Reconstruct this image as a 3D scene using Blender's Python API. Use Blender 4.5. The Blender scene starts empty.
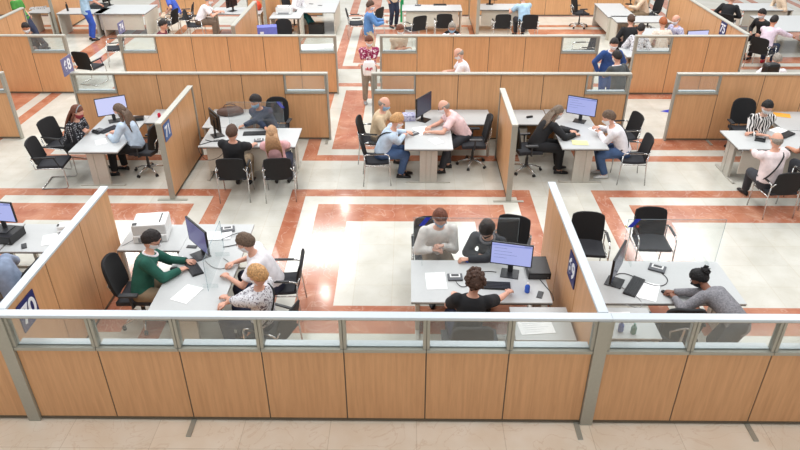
import bpy, bmesh, math, random
from mathutils import Vector, Matrix, noise
random.seed(7)
PI = math.pi
SC = bpy.context.scene
COL = SC.collection
# ------------------------------------------------------------ camera
F_PX, PITCH, YAW, ROLL = 668.605, 0.53695, -0.014658, -0.0032216
CAM = Vector((0.0, -5.5657, 5.9727))
_cy, _sy = math.cos(YAW), math.sin(YAW)
_cp, _sp = math.cos(PITCH), math.sin(PITCH)
_cr, _sr = math.cos(ROLL), math.sin(ROLL)
_R = Vector((_cy, -_sy, 0)); _Fh = Vector((_sy, _cy, 0)); _Z = Vector((0, 0, 1))
_F = _Fh * _cp - _Z * _sp
_U = _Fh * _sp + _Z * _cp
CR = _R * _cr + _U * _sr
CU = _U * _cr - _R * _sr

def at(u, v, z=0.0):
    d = CR * ((u - 400) / F_PX) - CU * ((v - 225) / F_PX) + _F
    t = (z - CAM.z) / d.z
    return CAM + d * t

cam_d = bpy.data.cameras.new('camera')
cam = bpy.data.objects.new('camera', cam_d)
COL.objects.link(cam)
m = Matrix((CR, CU, -_F)).transposed().to_4x4()
m.translation = CAM
cam.matrix_world = m
cam_d.sensor_width = 36
cam_d.lens = 36 * F_PX / 800
cam_d.clip_end = 200
SC.camera = cam

# ------------------------------------------------------------ materials
def lin(c):
    r = []
    for x in c:
        x /= 255.0
        r.append(x / 12.92 if x <= .04045 else ((x + .055) / 1.055) ** 2.4)
    return (*r, 1)

MATS = {}
def base_mat(name):
    mt = bpy.data.materials.new(name); mt.use_nodes = True
    MATS[name] = mt
    return mt, mt.node_tree.nodes, mt.node_tree.links, mt.node_tree.nodes['Principled BSDF']

def N(nodes, t, **k):
    n = nodes.new(t)
    for a, b in k.items():
        setattr(n, a, b)
    return n

def ramp(nodes, stops, interp='LINEAR'):
    r = nodes.new('ShaderNodeValToRGB')
    r.color_ramp.interpolation = interp
    e = r.color_ramp.elements
    while len(e) > len(stops): e.remove(e[-1])
    while len(e) < len(stops): e.new(0.5)
    for i, (p, c) in enumerate(stops):
        e[i].position = p; e[i].color = c if len(c) == 4 else lin(c)
    return r

def plain(name, c, rough=.5, metal=0.0, var=.06, scale=30, bump=0.0, emit=None, coat=0):
    mt, n, l, p = base_mat(name)
    tc = N(n, 'ShaderNodeTexCoord')
    nz = N(n, 'ShaderNodeTexNoise'); nz.inputs['Scale'].default_value = scale
    nz.inputs['Detail'].default_value = 3
    l.new(tc.outputs['Object'], nz.inputs['Vector'])
    b = lin(c)
    lo = tuple(x * (1 - var) for x in b[:3]) + (1,)
    hi = tuple(min(1, x * (1 + var)) for x in b[:3]) + (1,)
    r = ramp(n, [(.3, lo), (.7, hi)])
    l.new(nz.outputs['Fac'], r.inputs['Fac'])
    l.new(r.outputs['Color'], p.inputs['Base Color'])
    p.inputs['Roughness'].default_value = rough
    p.inputs['Metallic'].default_value = metal
    if coat: p.inputs['Coat Weight'].default_value = coat
    if bump:
        bp = N(n, 'ShaderNodeBump'); bp.inputs['Strength'].default_value = bump
        bp.inputs['Distance'].default_value = .02
        l.new(nz.outputs['Fac'], bp.inputs['Height'])
        l.new(bp.outputs['Normal'], p.inputs['Normal'])
    return mt

def cloth(name, c, var=.18, scale=9):
    return plain(name, c, rough=.85, var=var, scale=scale, bump=.5)

def wood_mat(name, c, dark=.82):
    mt, n, l, p = base_mat(name)
    tc = N(n, 'ShaderNodeTexCoord')
    mp = N(n, 'ShaderNodeMapping'); mp.inputs['Scale'].default_value = (26, 26, 1.3)
    nz = N(n, 'ShaderNodeTexNoise'); nz.inputs['Scale'].default_value = 1.0
    nz.inputs['Detail'].default_value = 4; nz.inputs['Distortion'].default_value = .4
    n2 = N(n, 'ShaderNodeTexNoise'); n2.inputs['Scale'].default_value = 90
    mp2 = N(n, 'ShaderNodeMapping'); mp2.inputs['Scale'].default_value = (1, 1, .06)
    l.new(tc.outputs['Object'], mp.inputs['Vector']); l.new(mp.outputs['Vector'], nz.inputs['Vector'])
    l.new(tc.outputs['Object'], mp2.inputs['Vector']); l.new(mp2.outputs['Vector'], n2.inputs['Vector'])
    mx = N(n, 'ShaderNodeMath', operation='ADD')
    s2 = N(n, 'ShaderNodeMath', operation='MULTIPLY'); s2.inputs[1].default_value = .35
    l.new(n2.outputs['Fac'], s2.inputs[0]); l.new(nz.outputs['Fac'], mx.inputs[0]); l.new(s2.outputs[0], mx.inputs[1])
    b = lin(c)
    lo = (b[0] * dark, b[1] * dark * .95, b[2] * dark * .9, 1)
    r = ramp(n, [(.42, lo), (.9, b)])
    l.new(mx.outputs[0], r.inputs['Fac']); l.new(r.outputs['Color'], p.inputs['Base Color'])
    p.inputs['Roughness'].default_value = .42
    return mt

def stone_mat(name, c1, c2, vein, vein_amt, rough, tile=.57, joint=.85, joint_w=.006, ox=.04 + .285, oy=.97):
    mt, n, l, p = base_mat(name)
    g = N(n, 'ShaderNodeNewGeometry')
    n1 = N(n, 'ShaderNodeTexNoise'); n1.inputs['Scale'].default_value = 2.2; n1.inputs['Detail'].default_value = 6
    l.new(g.outputs['Position'], n1.inputs['Vector'])
    r1 = ramp(n, [(.3, c1), (.7, c2)])
    l.new(n1.outputs['Fac'], r1.inputs['Fac'])
    # veins
    n2 = N(n, 'ShaderNodeTexNoise'); n2.inputs['Scale'].default_value = 1.7; n2.inputs['Detail'].default_value = 5
    n2.inputs['Distortion'].default_value = 1.6
    l.new(g.outputs['Position'], n2.inputs['Vector'])
    a = N(n, 'ShaderNodeMath', operation='SUBTRACT'); a.inputs[1].default_value = .5
    b = N(n, 'ShaderNodeMath', operation='ABSOLUTE')
    l.new(n2.outputs['Fac'], a.inputs[0]); l.new(a.outputs[0], b.inputs[0])
    rv = ramp(n, [(0, (vein_amt, vein_amt, vein_amt, 1)), (.014, (0, 0, 0, 1))])
    l.new(b.outputs[0], rv.inputs['Fac'])
    mv = N(n, 'ShaderNodeMixRGB'); mv.inputs['Color2'].default_value = lin(vein)
    l.new(rv.outputs['Color'], mv.inputs['Fac']); l.new(r1.outputs['Color'], mv.inputs['Color1'])
    # tile joints + per tile tone
    sp = N(n, 'ShaderNodeSeparateXYZ'); l.new(g.outputs['Position'], sp.inputs[0])
    cells = []; js = []
    for ax, o in (('X', ox), ('Y', oy)):
        s = N(n, 'ShaderNodeMath', operation='SUBTRACT'); s.inputs[1].default_value = o
        l.new(sp.outputs[ax], s.inputs[0])
        d = N(n, 'ShaderNodeMath', operation='DIVIDE'); d.inputs[1].default_value = tile
        l.new(s.outputs[0], d.inputs[0])
        fl = N(n, 'ShaderNodeMath', operation='FLOOR'); l.new(d.outputs[0], fl.inputs[0]); cells.append(fl)
        fr = N(n, 'ShaderNodeMath', operation='FRACT'); l.new(d.outputs[0], fr.inputs[0])
        lt = N(n, 'ShaderNodeMath', operation='LESS_THAN'); lt.inputs[1].default_value = joint_w / tile * 1.6
        l.new(fr.outputs[0], lt.inputs[0]); js.append(lt)
    cb = N(n, 'ShaderNodeCombineXYZ')
    l.new(cells[0].outputs[0], cb.inputs[0]); l.new(cells[1].outputs[0], cb.inputs[1])
    wn = N(n, 'ShaderNodeTexWhiteNoise'); l.new(cb.outputs[0], wn.inputs['Vector'])
    rt = ramp(n, [(0, (.93, .93, .93, 1)), (1, (1.0, 1.0, 1.0, 1))])
    l.new(wn.outputs['Value'], rt.inputs['Fac'])
    mt1 = N(n, 'ShaderNodeMixRGB', blend_type='MULTIPLY'); mt1.inputs['Fac'].default_value = 1
    l.new(mv.outputs['Color'], mt1.inputs['Color1']); l.new(rt.outputs['Color'], mt1.inputs['Color2'])
    mxj = N(n, 'ShaderNodeMath', operation='MAXIMUM')
    l.new(js[0].outputs[0], mxj.inputs[0]); l.new(js[1].outputs[0], mxj.inputs[1])
    mj = N(n, 'ShaderNodeMixRGB', blend_type='MULTIPLY'); mj.inputs['Color2'].default_value = (joint, joint * .96, joint * .9, 1)
    l.new(mxj.outputs[0], mj.inputs['Fac']); l.new(mt1.outputs['Color'], mj.inputs['Color1'])
    l.new(mj.outputs['Color'], p.inputs['Base Color'])
    p.inputs['Roughness'].default_value = rough
    return mt

def glass_mat(name, tint, rough=.03, ior=1.3, clear=.93):
    mt, n, l, p = base_mat(name)
    n.remove(p)
    out = n['Material Output']
    tr = N(n, 'ShaderNodeBsdfTransparent'); t = lin(tint); tr.inputs['Color'].default_value = t
    gl = N(n, 'ShaderNodeBsdfGlossy'); gl.inputs['Roughness'].default_value = rough
    df = N(n, 'ShaderNodeBsdfDiffuse'); df.inputs['Color'].default_value = t
    fr = N(n, 'ShaderNodeFresnel'); fr.inputs['IOR'].default_value = ior
    m1 = N(n, 'ShaderNodeMixShader'); m2 = N(n, 'ShaderNodeMixShader')
    m1.inputs['Fac'].default_value = 1 - clear
    l.new(tr.outputs[0], m1.inputs[1]); l.new(df.outputs[0], m1.inputs[2])
    if ior > 1.2: l.new(fr.outputs[0], m2.inputs['Fac'])
    else: m2.inputs['Fac'].default_value = .03
    l.new(m1.outputs[0], m2.inputs[1]); l.new(gl.outputs[0], m2.inputs[2])
    l.new(m2.outputs[0], out.inputs['Surface'])
    return mt

def emit_mat(name, c, s):
    mt, n, l, p = base_mat(name)
    p.inputs['Base Color'].default_value = (.02, .02, .03, 1)
    p.inputs['Emission Color'].default_value = lin(c)
    p.inputs['Emission Strength'].default_value = s
    p.inputs['Roughness'].default_value = .25
    return mt

def pattern(name, base, fg, kind, scale, thr, extra=None):
    mt, n, l, p = base_mat(name)
    tc = N(n, 'ShaderNodeTexCoord')
    if kind == 'dots':
        v = N(n, 'ShaderNodeTexVoronoi'); v.inputs['Scale'].default_value = scale; v.inputs['Randomness'].default_value = .15
        l.new(tc.outputs['Object'], v.inputs['Vector'])
        r = ramp(n, [(0, fg), (thr, base)], 'CONSTANT'); l.new(v.outputs['Distance'], r.inputs['Fac'])
    elif kind == 'blotch':
        v = N(n, 'ShaderNodeTexNoise'); v.inputs['Scale'].default_value = scale; v.inputs['Detail'].default_value = 2
        v.inputs['Distortion'].default_value = 1.5
        l.new(tc.outputs['Object'], v.inputs['Vector'])
        st = [(0, base), (thr, fg)]
        if extra: st.append((thr + .1, extra))
        r = ramp(n, st, 'CONSTANT'); l.new(v.outputs['Fac'], r.inputs['Fac'])
    elif kind == 'stripe':
        v = N(n, 'ShaderNodeTexWave'); v.inputs['Scale'].default_value = scale; v.inputs['Distortion'].default_value = 9
        v.inputs['Detail'].default_value = 1
        l.new(tc.outputs['Object'], v.inputs['Vector'])
        r = ramp(n, [(0, base), (thr, fg)], 'CONSTANT'); l.new(v.outputs['Fac'], r.inputs['Fac'])
    l.new(r.outputs['Color'], p.inputs['Base Color'])
    p.inputs['Roughness'].default_value = .85
    return mt

stone_mat('cream marble', (206, 203, 190), (222, 220, 210), (196, 184, 160), .2, .16, joint=.93)
stone_mat('red marble', (176, 104, 78), (206, 146, 116), (232, 204, 184), .35, .11, tile=.57, joint=.82, joint_w=.004)
stone_mat('warm lit marble', (240, 222, 198), (250, 238, 220), (212, 180, 146), .35, .3, tile=1.0, joint=.8, joint_w=.005, ox=.1, oy=-.45)  # cream floor before the front partition, its warmer light put into the tint
wood_mat('beech', (222, 170, 122))
plain('beech edge', (150, 96, 58), .6)
plain('aluminium', (214, 216, 214), .38, .25, var=.03)
plain('white rail', (206, 214, 219), .3, .0, var=.02)
plain('pale rail', (196, 194, 182), .35, .2, var=.03)
plain('grey post', (170, 168, 156), .42, .25, var=.03)
plain('seam', (98, 88, 72), .6)
plain('laminate', (194, 196, 195), .42, var=.02)
plain('panel beige', (206, 200, 186), .5, var=.03)
plain('desk edge', (70, 72, 72), .5)
plain('leg grey', (196, 192, 182), .4, .3, var=.03)
plain('chair black', (26, 26, 28), .75, var=.2, scale=60)
plain('seat black', (44, 45, 50), .8, var=.2, scale=60)
plain('chair grey', (84, 84, 86), .8, var=.1, scale=60)
plain('chrome', (212, 212, 210), .22, .75, var=.02)
plain('black plastic', (24, 24, 26), .4)
plain('dark plastic', (52, 53, 56), .45)
plain('key grey', (88, 90, 94), .5)
plain('white plastic', (232, 232, 230), .35, var=.02)
plain('grey plastic', (150, 152, 154), .45)
plain('paper', (250, 250, 250), .8, var=.01)
plain('ink', (190, 192, 196), .8)
plain('red ink', (200, 30, 60), .7)
plain('navy sign', (40, 44, 104), .4, var=.05)
plain('blue sign', (74, 106, 160), .4, var=.05)
plain('lilac sign', (118, 118, 156), .4, var=.05)
plain('sign white', (240, 242, 246), .5, var=.01)
plain('blue tape', (30, 52, 190), .5)
plain('yellow tape', (235, 200, 40), .5)
plain('red tape', (210, 60, 40), .5)
plain('cable black', (30, 30, 32), .5)
plain('cable grey', (150, 150, 150), .5)
plain('blue bottle', (50, 100, 210), .2)
plain('pale blue bottle', (110, 130, 190), .25)
plain('green bottle', (120, 160, 150), .25)
plain('orange card', (244, 176, 66), .7)
plain('yellow card', (232, 226, 160), .7)
plain('brown leather', (96, 72, 62), .55, bump=.4)
plain('tan leather', (150, 96, 70), .6)
plain('blue box', (110, 118, 200), .5)
plain('orange bag', (238, 90, 60), .55, bump=.4)
plain('green cloth', (40, 170, 100), .8)
plain('teal cloth', (30, 160, 160), .8)
glass_mat('clear glass', (246, 249, 248), clear=.93)
glass_mat('frost glass', (226, 232, 226), rough=.2, clear=.55)
glass_mat('acrylic', (248, 250, 250), clear=.97, ior=1.12)
glass_mat('acrylic edge', (220, 232, 236), clear=.8, ior=1.12)
emit_mat('screen white', (206, 210, 250), .9)
emit_mat('screen lilac', (176, 184, 240), .85)
emit_mat('screen violet', (92, 92, 150), .6)
emit_mat('screen dim', (50, 52, 76), .5)
emit_mat('screen bar', (140, 152, 222), .8)
emit_mat('screen text', (110, 120, 170), .7)
SKINS = {}
for nm, c in dict(fair=(226, 172, 148), tan=(206, 146, 116), olive=(188, 128, 98), brown=(140, 92, 70)).items():
    plain('skin ' + nm, c, .55, var=.05, scale=20)
plain('lip', (176, 92, 84), .5)
plain('eye white', (236, 234, 230), .3)
plain('eye dark', (34, 24, 20), .3)
for nm, c in dict(dark=(34, 26, 24), brown=(84, 58, 42), brownish=(104, 84, 68), ginger=(168, 92, 50), blonde=(204, 156, 104),
                  fairlong=(190, 148, 110), grey=(150, 142, 132), black=(20, 18, 19), curly=(74, 48, 34), auburn=(112, 64, 44), ash=(120, 104, 88)).items():
    plain('hair ' + nm, c, .6, var=.35, scale=55, bump=.8)
for nm, c in dict(white=(238, 238, 240), blue=(150, 186, 214), black=(28, 28, 32), red=(150, 52, 60)).items():
    plain('mask ' + nm, c, .8, var=.03)
for nm, c in dict(green=(34, 92, 78), white=(238, 234, 238), offwhite=(232, 226, 220), black=(28, 28, 31), lightblue=(196, 214, 232), navy=(40, 52, 76),
                  pink=(236, 204, 204), palepink=(226, 176, 178), tan=(214, 190, 156), grey=(132, 130, 134), steel=(142, 158, 184), maroon=(110, 44, 56),
                  suitblue=(44, 78, 140), suitgrey=(74, 78, 80), khaki=(140, 122, 98), sand=(206, 188, 158), denim=(72, 98, 138), royal=(52, 88, 184), darkjean=(44, 50, 72),
                  brown=(112, 94, 80), taupe=(146, 136, 122), grass=(70, 140, 58), sky=(170, 200, 222), denimshirt=(92, 136, 190), teal=(44, 118, 122),
                  lilac=(226, 208, 222), charcoal=(56, 58, 64), blush=(238, 222, 222), beige=(220, 196, 170), cobalt=(70, 96, 190)).items():
    cloth('cloth ' + nm, c)
pattern('cloth polka', (30, 30, 36), (190, 190, 196), 'dots', 26, .3)
pattern('cloth bloom', (222, 222, 226), (110, 100, 110), 'blotch', 24, .58)
pattern('cloth magenta', (150, 36, 84), (240, 220, 226), 'blotch', 14, .57)
pattern('cloth zebra', (24, 24, 26), (236, 232, 228), 'stripe', 7, .5)
pattern('cloth dot cream', (234, 220, 204), (196, 172, 154), 'dots', 22, .3)
pattern('cloth posy', (226, 222, 216), (150, 150, 130), 'blotch', 20, .56, (190, 110, 110))
pattern('cloth marl', (116, 116, 122), (150, 148, 152), 'blotch', 70, .5)
pattern('cloth violet', (206, 206, 226), (130, 130, 180), 'blotch', 24, .55)
def M(n): return MATS[n]

# ------------------------------------------------------------ geometry helper
class G:
    def __init__(s): s.bm = bmesh.new(); s.k = 0
    def mi(s, faces, k):
        for f in faces: f.material_index = k
    def hexa(s, pts, k=0):
        v = [s.bm.verts.new(p) for p in pts]
        q = [(0, 3, 2, 1), (4, 5, 6, 7), (0, 1, 5, 4), (1, 2, 6, 5), (2, 3, 7, 6), (3, 0, 4, 7)]
        s.mi([s.bm.faces.new([v[i] for i in f]) for f in q], k); return s
    def box(s, c, d, k=0, rz=0.0, rx=0.0, ry=0.0):
        h = Vector(d) * .5
        R = Matrix.Rotation(rz, 3, 'Z') @ Matrix.Rotation(ry, 3, 'Y') @ Matrix.Rotation(rx, 3, 'X')
        P = [(-1, -1, -1), (1, -1, -1), (1, 1, -1), (-1, 1, -1), (-1, -1, 1), (1, -1, 1), (1, 1, 1), (-1, 1, 1)]
        return s.hexa([Vector(c) + R @ Vector((a * h.x, b * h.y, e * h.z)) for a, b, e in P], k)
    def bb(s, x0, x1, y0, y1, z0, z1, k=0):
        return s.box(((x0 + x1) / 2, (y0 + y1) / 2, (z0 + z1) / 2), (x1 - x0, y1 - y0, z1 - z0), k)
    def loft(s, rings, k=0, cap=True):
        rs = [[s.bm.verts.new(p) for p in r] for r in rings]
        n = len(rs[0]); fs = []
        for a, b in zip(rs, rs[1:]):
            for i in range(n):
                fs.append(s.bm.faces.new((a[i], a[(i + 1) % n], b[(i + 1) % n], b[i])))
        if cap:
            fs.append(s.bm.faces.new(rs[0][::-1])); fs.append(s.bm.faces.new(rs[-1]))
        s.mi(fs, k); return s
    def tube(s, pts, r, n=8, k=0, cap=True, closed=False):
        pts = [Vector(p) for p in pts]
        rr = r if isinstance(r, (list, tuple)) else [r] * len(pts)
        rings = []; up = None
        for i, p in enumerate(pts):
            if closed: t = pts[(i + 1) % len(pts)] - pts[i - 1]
            else: t = (pts[min(i + 1, len(pts) - 1)] - pts[max(i - 1, 0)])
            t.normalize()
            if up is None:
                up = Vector((0, 0, 1)) if abs(t.z) < .9 else Vector((1, 0, 0))
            a = t.cross(up).normalized(); b = a.cross(t).normalized(); up = b
            rings.append([p + (a * math.cos(2 * PI * j / n) + b * math.sin(2 * PI * j / n)) * rr[i] for j in range(n)])
        if closed: rings.append(rings[0]); cap = False
        return s.loft(rings, k, cap)
    def cyl(s, c, r, z0, z1, n=16, k=0, r1=None):
        r1 = r if r1 is None else r1
        return s.loft([[(c[0] + r * math.cos(2 * PI * j / n), c[1] + r * math.sin(2 * PI * j / n), z0) for j in range(n)],
                       [(c[0] + r1 * math.cos(2 * PI * j / n), c[1] + r1 * math.sin(2 * PI * j / n), z1) for j in range(n)]], k)
    def lathe(s, c, prof, n=16, k=0):
        return s.loft([[(c[0] + r * math.cos(2 * PI * j / n), c[1] + r * math.sin(2 * PI * j / n), c[2] + z) for j in range(n)] for r, z in prof], k)
    def ball(s, c, r, k=0, n=14, m=8, rot=None):
        r = Vector((r, r, r)) if isinstance(r, (int, float)) else Vector(r)
        R = rot or Matrix.Identity(3)
        rings = []
        for i in range(m + 1):
            t = PI * (i + .02) / (m + .04) if 0 < i < m else (.03 if i == 0 else PI - .03)
            rings.append([Vector(c) + R @ Vector((r.x * math.sin(t) * math.cos(2 * PI * j / n), r.y * math.sin(t) * math.sin(2 * PI * j / n), -r.z * math.cos(t))) for j in range(n)])
        return s.loft(rings, k)
    def sheet(s, fn, nu, nv, th, k=0):
        """curved slab: fn(a,b)->(point, normal)"""
        top = []; bot = []
        for i in range(nu + 1):
            tr = []; br = []
            for j in range(nv + 1):
                p, nn = fn(i / nu, j / nv)
                tr.append(s.bm.verts.new(Vector(p) + Vector(nn) * th / 2)); br.append(s.bm.verts.new(Vector(p) - Vector(nn) * th / 2))
            top.append(tr); bot.append(br)
        fs = []
        for i in range(nu):
            for j in range(nv):
                fs.append(s.bm.faces.new((top[i][j], top[i + 1][j], top[i + 1][j + 1], top[i][j + 1])))
                fs.append(s.bm.faces.new((bot[i][j], bot[i][j + 1], bot[i + 1][j + 1], bot[i + 1][j])))
        for j in range(nv):
            fs.append(s.bm.faces.new((top[0][j], top[0][j + 1], bot[0][j + 1], bot[0][j])))
            fs.append(s.bm.faces.new((top[nu][j], bot[nu][j], bot[nu][j + 1], top[nu][j + 1])))
        for i in range(nu):
            fs.append(s.bm.faces.new((top[i][0], bot[i][0], bot[i + 1][0], top[i + 1][0])))
            fs.append(s.bm.faces.new((top[i][nv], top[i + 1][nv], bot[i + 1][nv], bot[i][nv])))
        s.mi(fs, k); return s
    def build(s, name, mats, parent=None, smooth=False, bevel=0.0, angle=False):
        bmesh.ops.recalc_face_normals(s.bm, faces=s.bm.faces)
        me = bpy.data.meshes.new(name); s.bm.to_mesh(me); s.bm.free()
        for mt in (mats if isinstance(mats, (list, tuple)) else [mats]): me.materials.append(M(mt) if isinstance(mt, str) else mt)
        if smooth:
            for p in me.polygons: p.use_smooth = True
            if angle: me.set_sharp_from_angle(angle=math.radians(40))
        o = bpy.data.objects.new(name, me); COL.objects.link(o)
        if parent: o.parent = parent
        if bevel:
            b = o.modifiers.new('bevel', 'BEVEL'); b.width = bevel; b.segments = 2; b.limit_method = 'ANGLE'
        return o

def tag(o, label=None, cat=None, group=None, kind=None):
    for k, v in (('label', label), ('category', cat), ('group', group), ('kind', kind)):
        if v: o[k] = v
    return o
def thing(name, label, cat, loc=(0, 0, 0), deg=0, group=None):
    o = bpy.data.objects.new(name, None); COL.objects.link(o)
    o.empty_display_size = .1
    o.location = loc; o.rotation_euler = (0, 0, math.radians(deg))
    return tag(o, label, cat, group)
def copy_tree(o, parent=None):
    c = o.copy(); COL.objects.link(c)
    if parent: c.parent = parent
    for ch in CH.get(o.name, []): copy_tree(ch, c)
    return c
CH = {}
def kids(o):
    ks = [x for x in bpy.data.objects if x.parent == o]
    CH[o.name] = ks
    for k in ks: kids(k)
def stamp(proto, used, loc, deg, label, group=None):
    """first use takes the prototype itself, the next ones copies"""
    if not used[0]: o = proto; used[0] = True
    else: o = copy_tree(proto)
    o.location = loc; o.rotation_euler = (0, 0, math.radians(deg))
    o['label'] = label
    if group: o['group'] = group
    elif 'group' in o: del o['group']
    return o

# ------------------------------------------------------------ floor
XC = [.04 + 5.7 * k for k in range(-4, 5)]
YB = [.97 + 6.14 * k for k in range(0, 6)]
xs = {-26.0, 26.0}; ys = {-7.0, 0.02, 34.0}
for c in XC:
    for d in (2.265, 1.98, 1.70, 1.13): xs |= {round(c - d, 4), round(c + d, 4)}
YR = [(.97, 5.79), (7.07, 11.99), (13.22, 18.19), (19.4, 24.3), (25.5, 30.4)]
for a, b in YR:
    for d in (0, .28, .58, 1.2): ys |= {round(a + d, 4), round(b - d, 4)}
xs = sorted(xs); ys = sorted(ys)
fl = G()
vg = [[fl.bm.verts.new((x, y, 0)) for y in ys] for x in xs]
def ring_kind(x, y):
    if y < .02: return 2
    for c in XC:
        dx = 2.265 - abs(x - c)
        if dx <= 0: continue
        for a, b in YR:
            dy = min(y - a, b - y)
            if dy <= 0: continue
            if dx < .285 or dy < .28: return 1
            if dx < .565 or dy < .58: return 0
            if dx < 1.135 or dy < 1.2: return 1
            return 0
    return 0
for i in range(len(xs) - 1):
    for j in range(len(ys) - 1):
        f = fl.bm.faces.new((vg[i][j], vg[i + 1][j], vg[i + 1][j + 1], vg[i][j + 1]))
        f.material_index = ring_kind((xs[i] + xs[i + 1]) / 2, (ys[j] + ys[j + 1]) / 2)
r = bmesh.ops.extrude_face_region(fl.bm, geom=fl.bm.faces[:])
bmesh.ops.translate(fl.bm, verts=[v for v in r['geom'] if isinstance(v, bmesh.types.BMVert)], vec=(0, 0, -.1))
tag(fl.build('floor', ['cream marble', 'red marble', 'warm lit marble']), kind='structure')

# ------------------------------------------------------------ partitions
HB, HT = 1.10, 1.525
def sign_board(parent, text, w, h, mat, M4, flip=False):
    g = G(); g.box((0, 0, 0), (w, h, .012)); o = g.build('number_sign', mat, parent); o.matrix_local = M4
    cu = bpy.data.curves.new('digits', 'FONT'); cu.body = text; cu.size = h * .86; cu.align_x = 'CENTER'; cu.align_y = 'CENTER'
    cu.extrude = .002; cu.offset = h * .02
    tmp = bpy.data.objects.new('digits', cu); COL.objects.link(tmp)
    bpy.context.view_layer.update()
    me = bpy.data.meshes.new_from_object(tmp.evaluated_get(bpy.context.evaluated_depsgraph_get()))
    bpy.data.objects.remove(tmp)
    me.materials.clear(); me.materials.append(M('sign white'))
    d = bpy.data.objects.new('digits', me); COL.objects.link(d); d.parent = o; d.location = (0, 0, .0085)
    return o

def partition(label, x0, y0, direction, n, glass=(), group=None, caps=(True, True), feet=(), rail='pale rail', HT=HT, w=.9, wood='beech', posts=()):
    """direction 'x' or 'y'; panels from local 0 to n*w"""
    t = thing('office_partition', label, 'partition', (x0, y0, 0), 0 if direction == 'x' else 90, group)
    L = n * w
    th = .05
    g = G(); g.bb(-(.137 if posts else .036 if caps[0] else 0), L + (.137 if posts else .036 if caps[1] else 0), -.055, .055, HT - .035, HT); g.build('top_rail', rail, t, bevel=.006)
    g = G(); g.bb(0, L, -.03, .03, 0.02, .05); g.build('bottom_rail', 'seam', t)
    for i in range(n):
        a, b = i * w, (i + 1) * w
        top = HB - .03 if i in glass else HT - .035
        g = G(); g.bb(a + .007, b - .007, -th / 2, th / 2, .05, top); g.build('board', wood, t, bevel=.003)
        if i in glass:
            m_ = 'grey post'
            g = G()
            g.bb(a + .004, b - .004, -.05, .05, HB - .03, HB + .012)
            g.bb(a + .003, a + .036, -.04, .04, HB + .012, HT - .035)
            g.bb(b - .036, b - .003, -.04, .04, HB + .012, HT - .035)
            g.bb(a + .036, b - .036, -.03, .03, HT - .062, HT - .035)
            fr = g.build('window_frame', m_, t, bevel=.003)
            g = G(); g.bb(a + .036, b - .036, -.004, .004, HB + .012, HT - .062); g.build('glass_pane', 'clear glass', fr)
            g = G(); g.bb(a + .037, b - .037, .006, .10, HB + .0125, HB + .024); g.build('ledge', 'white rail', fr)
    g = G()
    for i in range(1, n):
        g.bb(i * w - .006, i * w + .006, -th / 2 + .006, th / 2 - .006, .05, HT - .035)
    g.build('seam_strip', 'seam', t)
    for c, x in zip(caps, (-.018, L + .018)):
        if c:
            g = G(); g.bb(x - .018, x + .018, -.05, .05, 0, HT - .036); g.build('end_post', 'grey post', t, bevel=.004)
    for x in posts:
        g = G(); g.bb(x - .07, x + .07, -.062, .062, 0, HT - .0355); g.build('post', 'grey post', t, bevel=.004)
    for x in feet:
        g = G(); g.bb(x - .03, x + .03, -.28, .28, 0.001, .014); g.build('foot', 'grey post', t, bevel=.004)
    return t

PIT = 6.437
FX = -4.3
f1 = partition('long foreground partition of beech panels with clear panes and white top rail, middle bay', FX, 0, 'x', 7, range(7), rail='white rail', HT=1.56, caps=(False, False), feet=(1.8, 6.26), posts=(-.0685, 6.3685))
f0 = partition('foreground partition section cut off by the left edge of the photo', FX - PIT, 0, 'x', 7, range(7), rail='white rail', HT=1.56, caps=(False, False), feet=(), group=None)
f2 = partition('foreground beech partition section right of the thick grey post', FX + PIT, 0, 'x', 7, range(7), rail='white rail', HT=1.56, caps=(False, False), feet=(1.8,))
partition('back partition above the man in a dark blue shirt, ending beside the flowery shirt woman', -7.16, 8.19, 'x', 6, (0, 5), feet=(5.35,))
partition('middle back partition behind the pink shirt man, with windows at both ends', -.76, 8.19, 'x', 6, (0, 5))
partition('right back partition behind the zebra blouse woman', 5.67, 8.19, 'x', 6, (0, 5), feet=(.92,))
partition('short piece of beech partition at the far left edge with a slanted grey post', -8.67 - 4.5, 8.19, 'x', 5, (4,))
partition('far left partition with a brown interior seen through its small window', -8.67 - 4.5, 11.15, 'x', 5, (4,))
w3m = partition('farther partition starting at the lilac number board, left of the standing flowery woman', -7.26, 11.15, 'x', 6, (0, 5))
partition('farther middle partition with the bald old man standing in front of it', -.70, 11.15, 'x', 6, (0, 5))
partition('farther right partition with the cream blouse woman behind its window', 5.65, 11.15, 'x', 3, (0,), caps=(True, True))
sl = partition('slanting side partition with board number 70 at left of the foreground', -4.37, .07, 'y', 3, (), w=.95, caps=(False, False), rail='white rail', HT=1.555)
sr = partition('side partition between the two front desks on the right, with a dark number board', 2.07, .07, 'y', 3, (), w=1.01, caps=(False, False), rail='white rail', HT=1.555)
s2l = partition('side partition with a small blue number board beside the light blue blouse woman', -4.40, 5.38, 'y', 2, (), w=.97, feet=(-.03,))
s2r = partition('narrow side partition seen edge-on behind the pink shirt man', 1.85, 5.36, 'y', 2, (), w=.92, feet=(-.03,))
s3l = partition('small far side partition with light top right of the orange bag', -4.62, 12.1, 'y', 3, (), w=.95)
s3r = partition('long receding side partition carrying number board 75', 8.44, 11.25, 'y', 6, (), w=.93, caps=(False, True))
s3a = partition('side partition at the top left corner beside the green shirt person', -11.2, 11.3, 'y', 3, (), w=.93)
s4a = partition('far side partition behind the light blue shirt man', -11.8, 16.9, 'y', 3, (), w=.9)
s4l = partition('far side partition whose post stands beside the blue box', -4.68, 16.5, 'y', 3, (), w=.9)
s4r = partition('far side partition between the two far middle desks', 2.2, 16.3, 'y', 3, (), w=.93)
partition('farthest partition at the top above the small white printer', -5.9, 19.5, 'x', 3, (0,))
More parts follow.
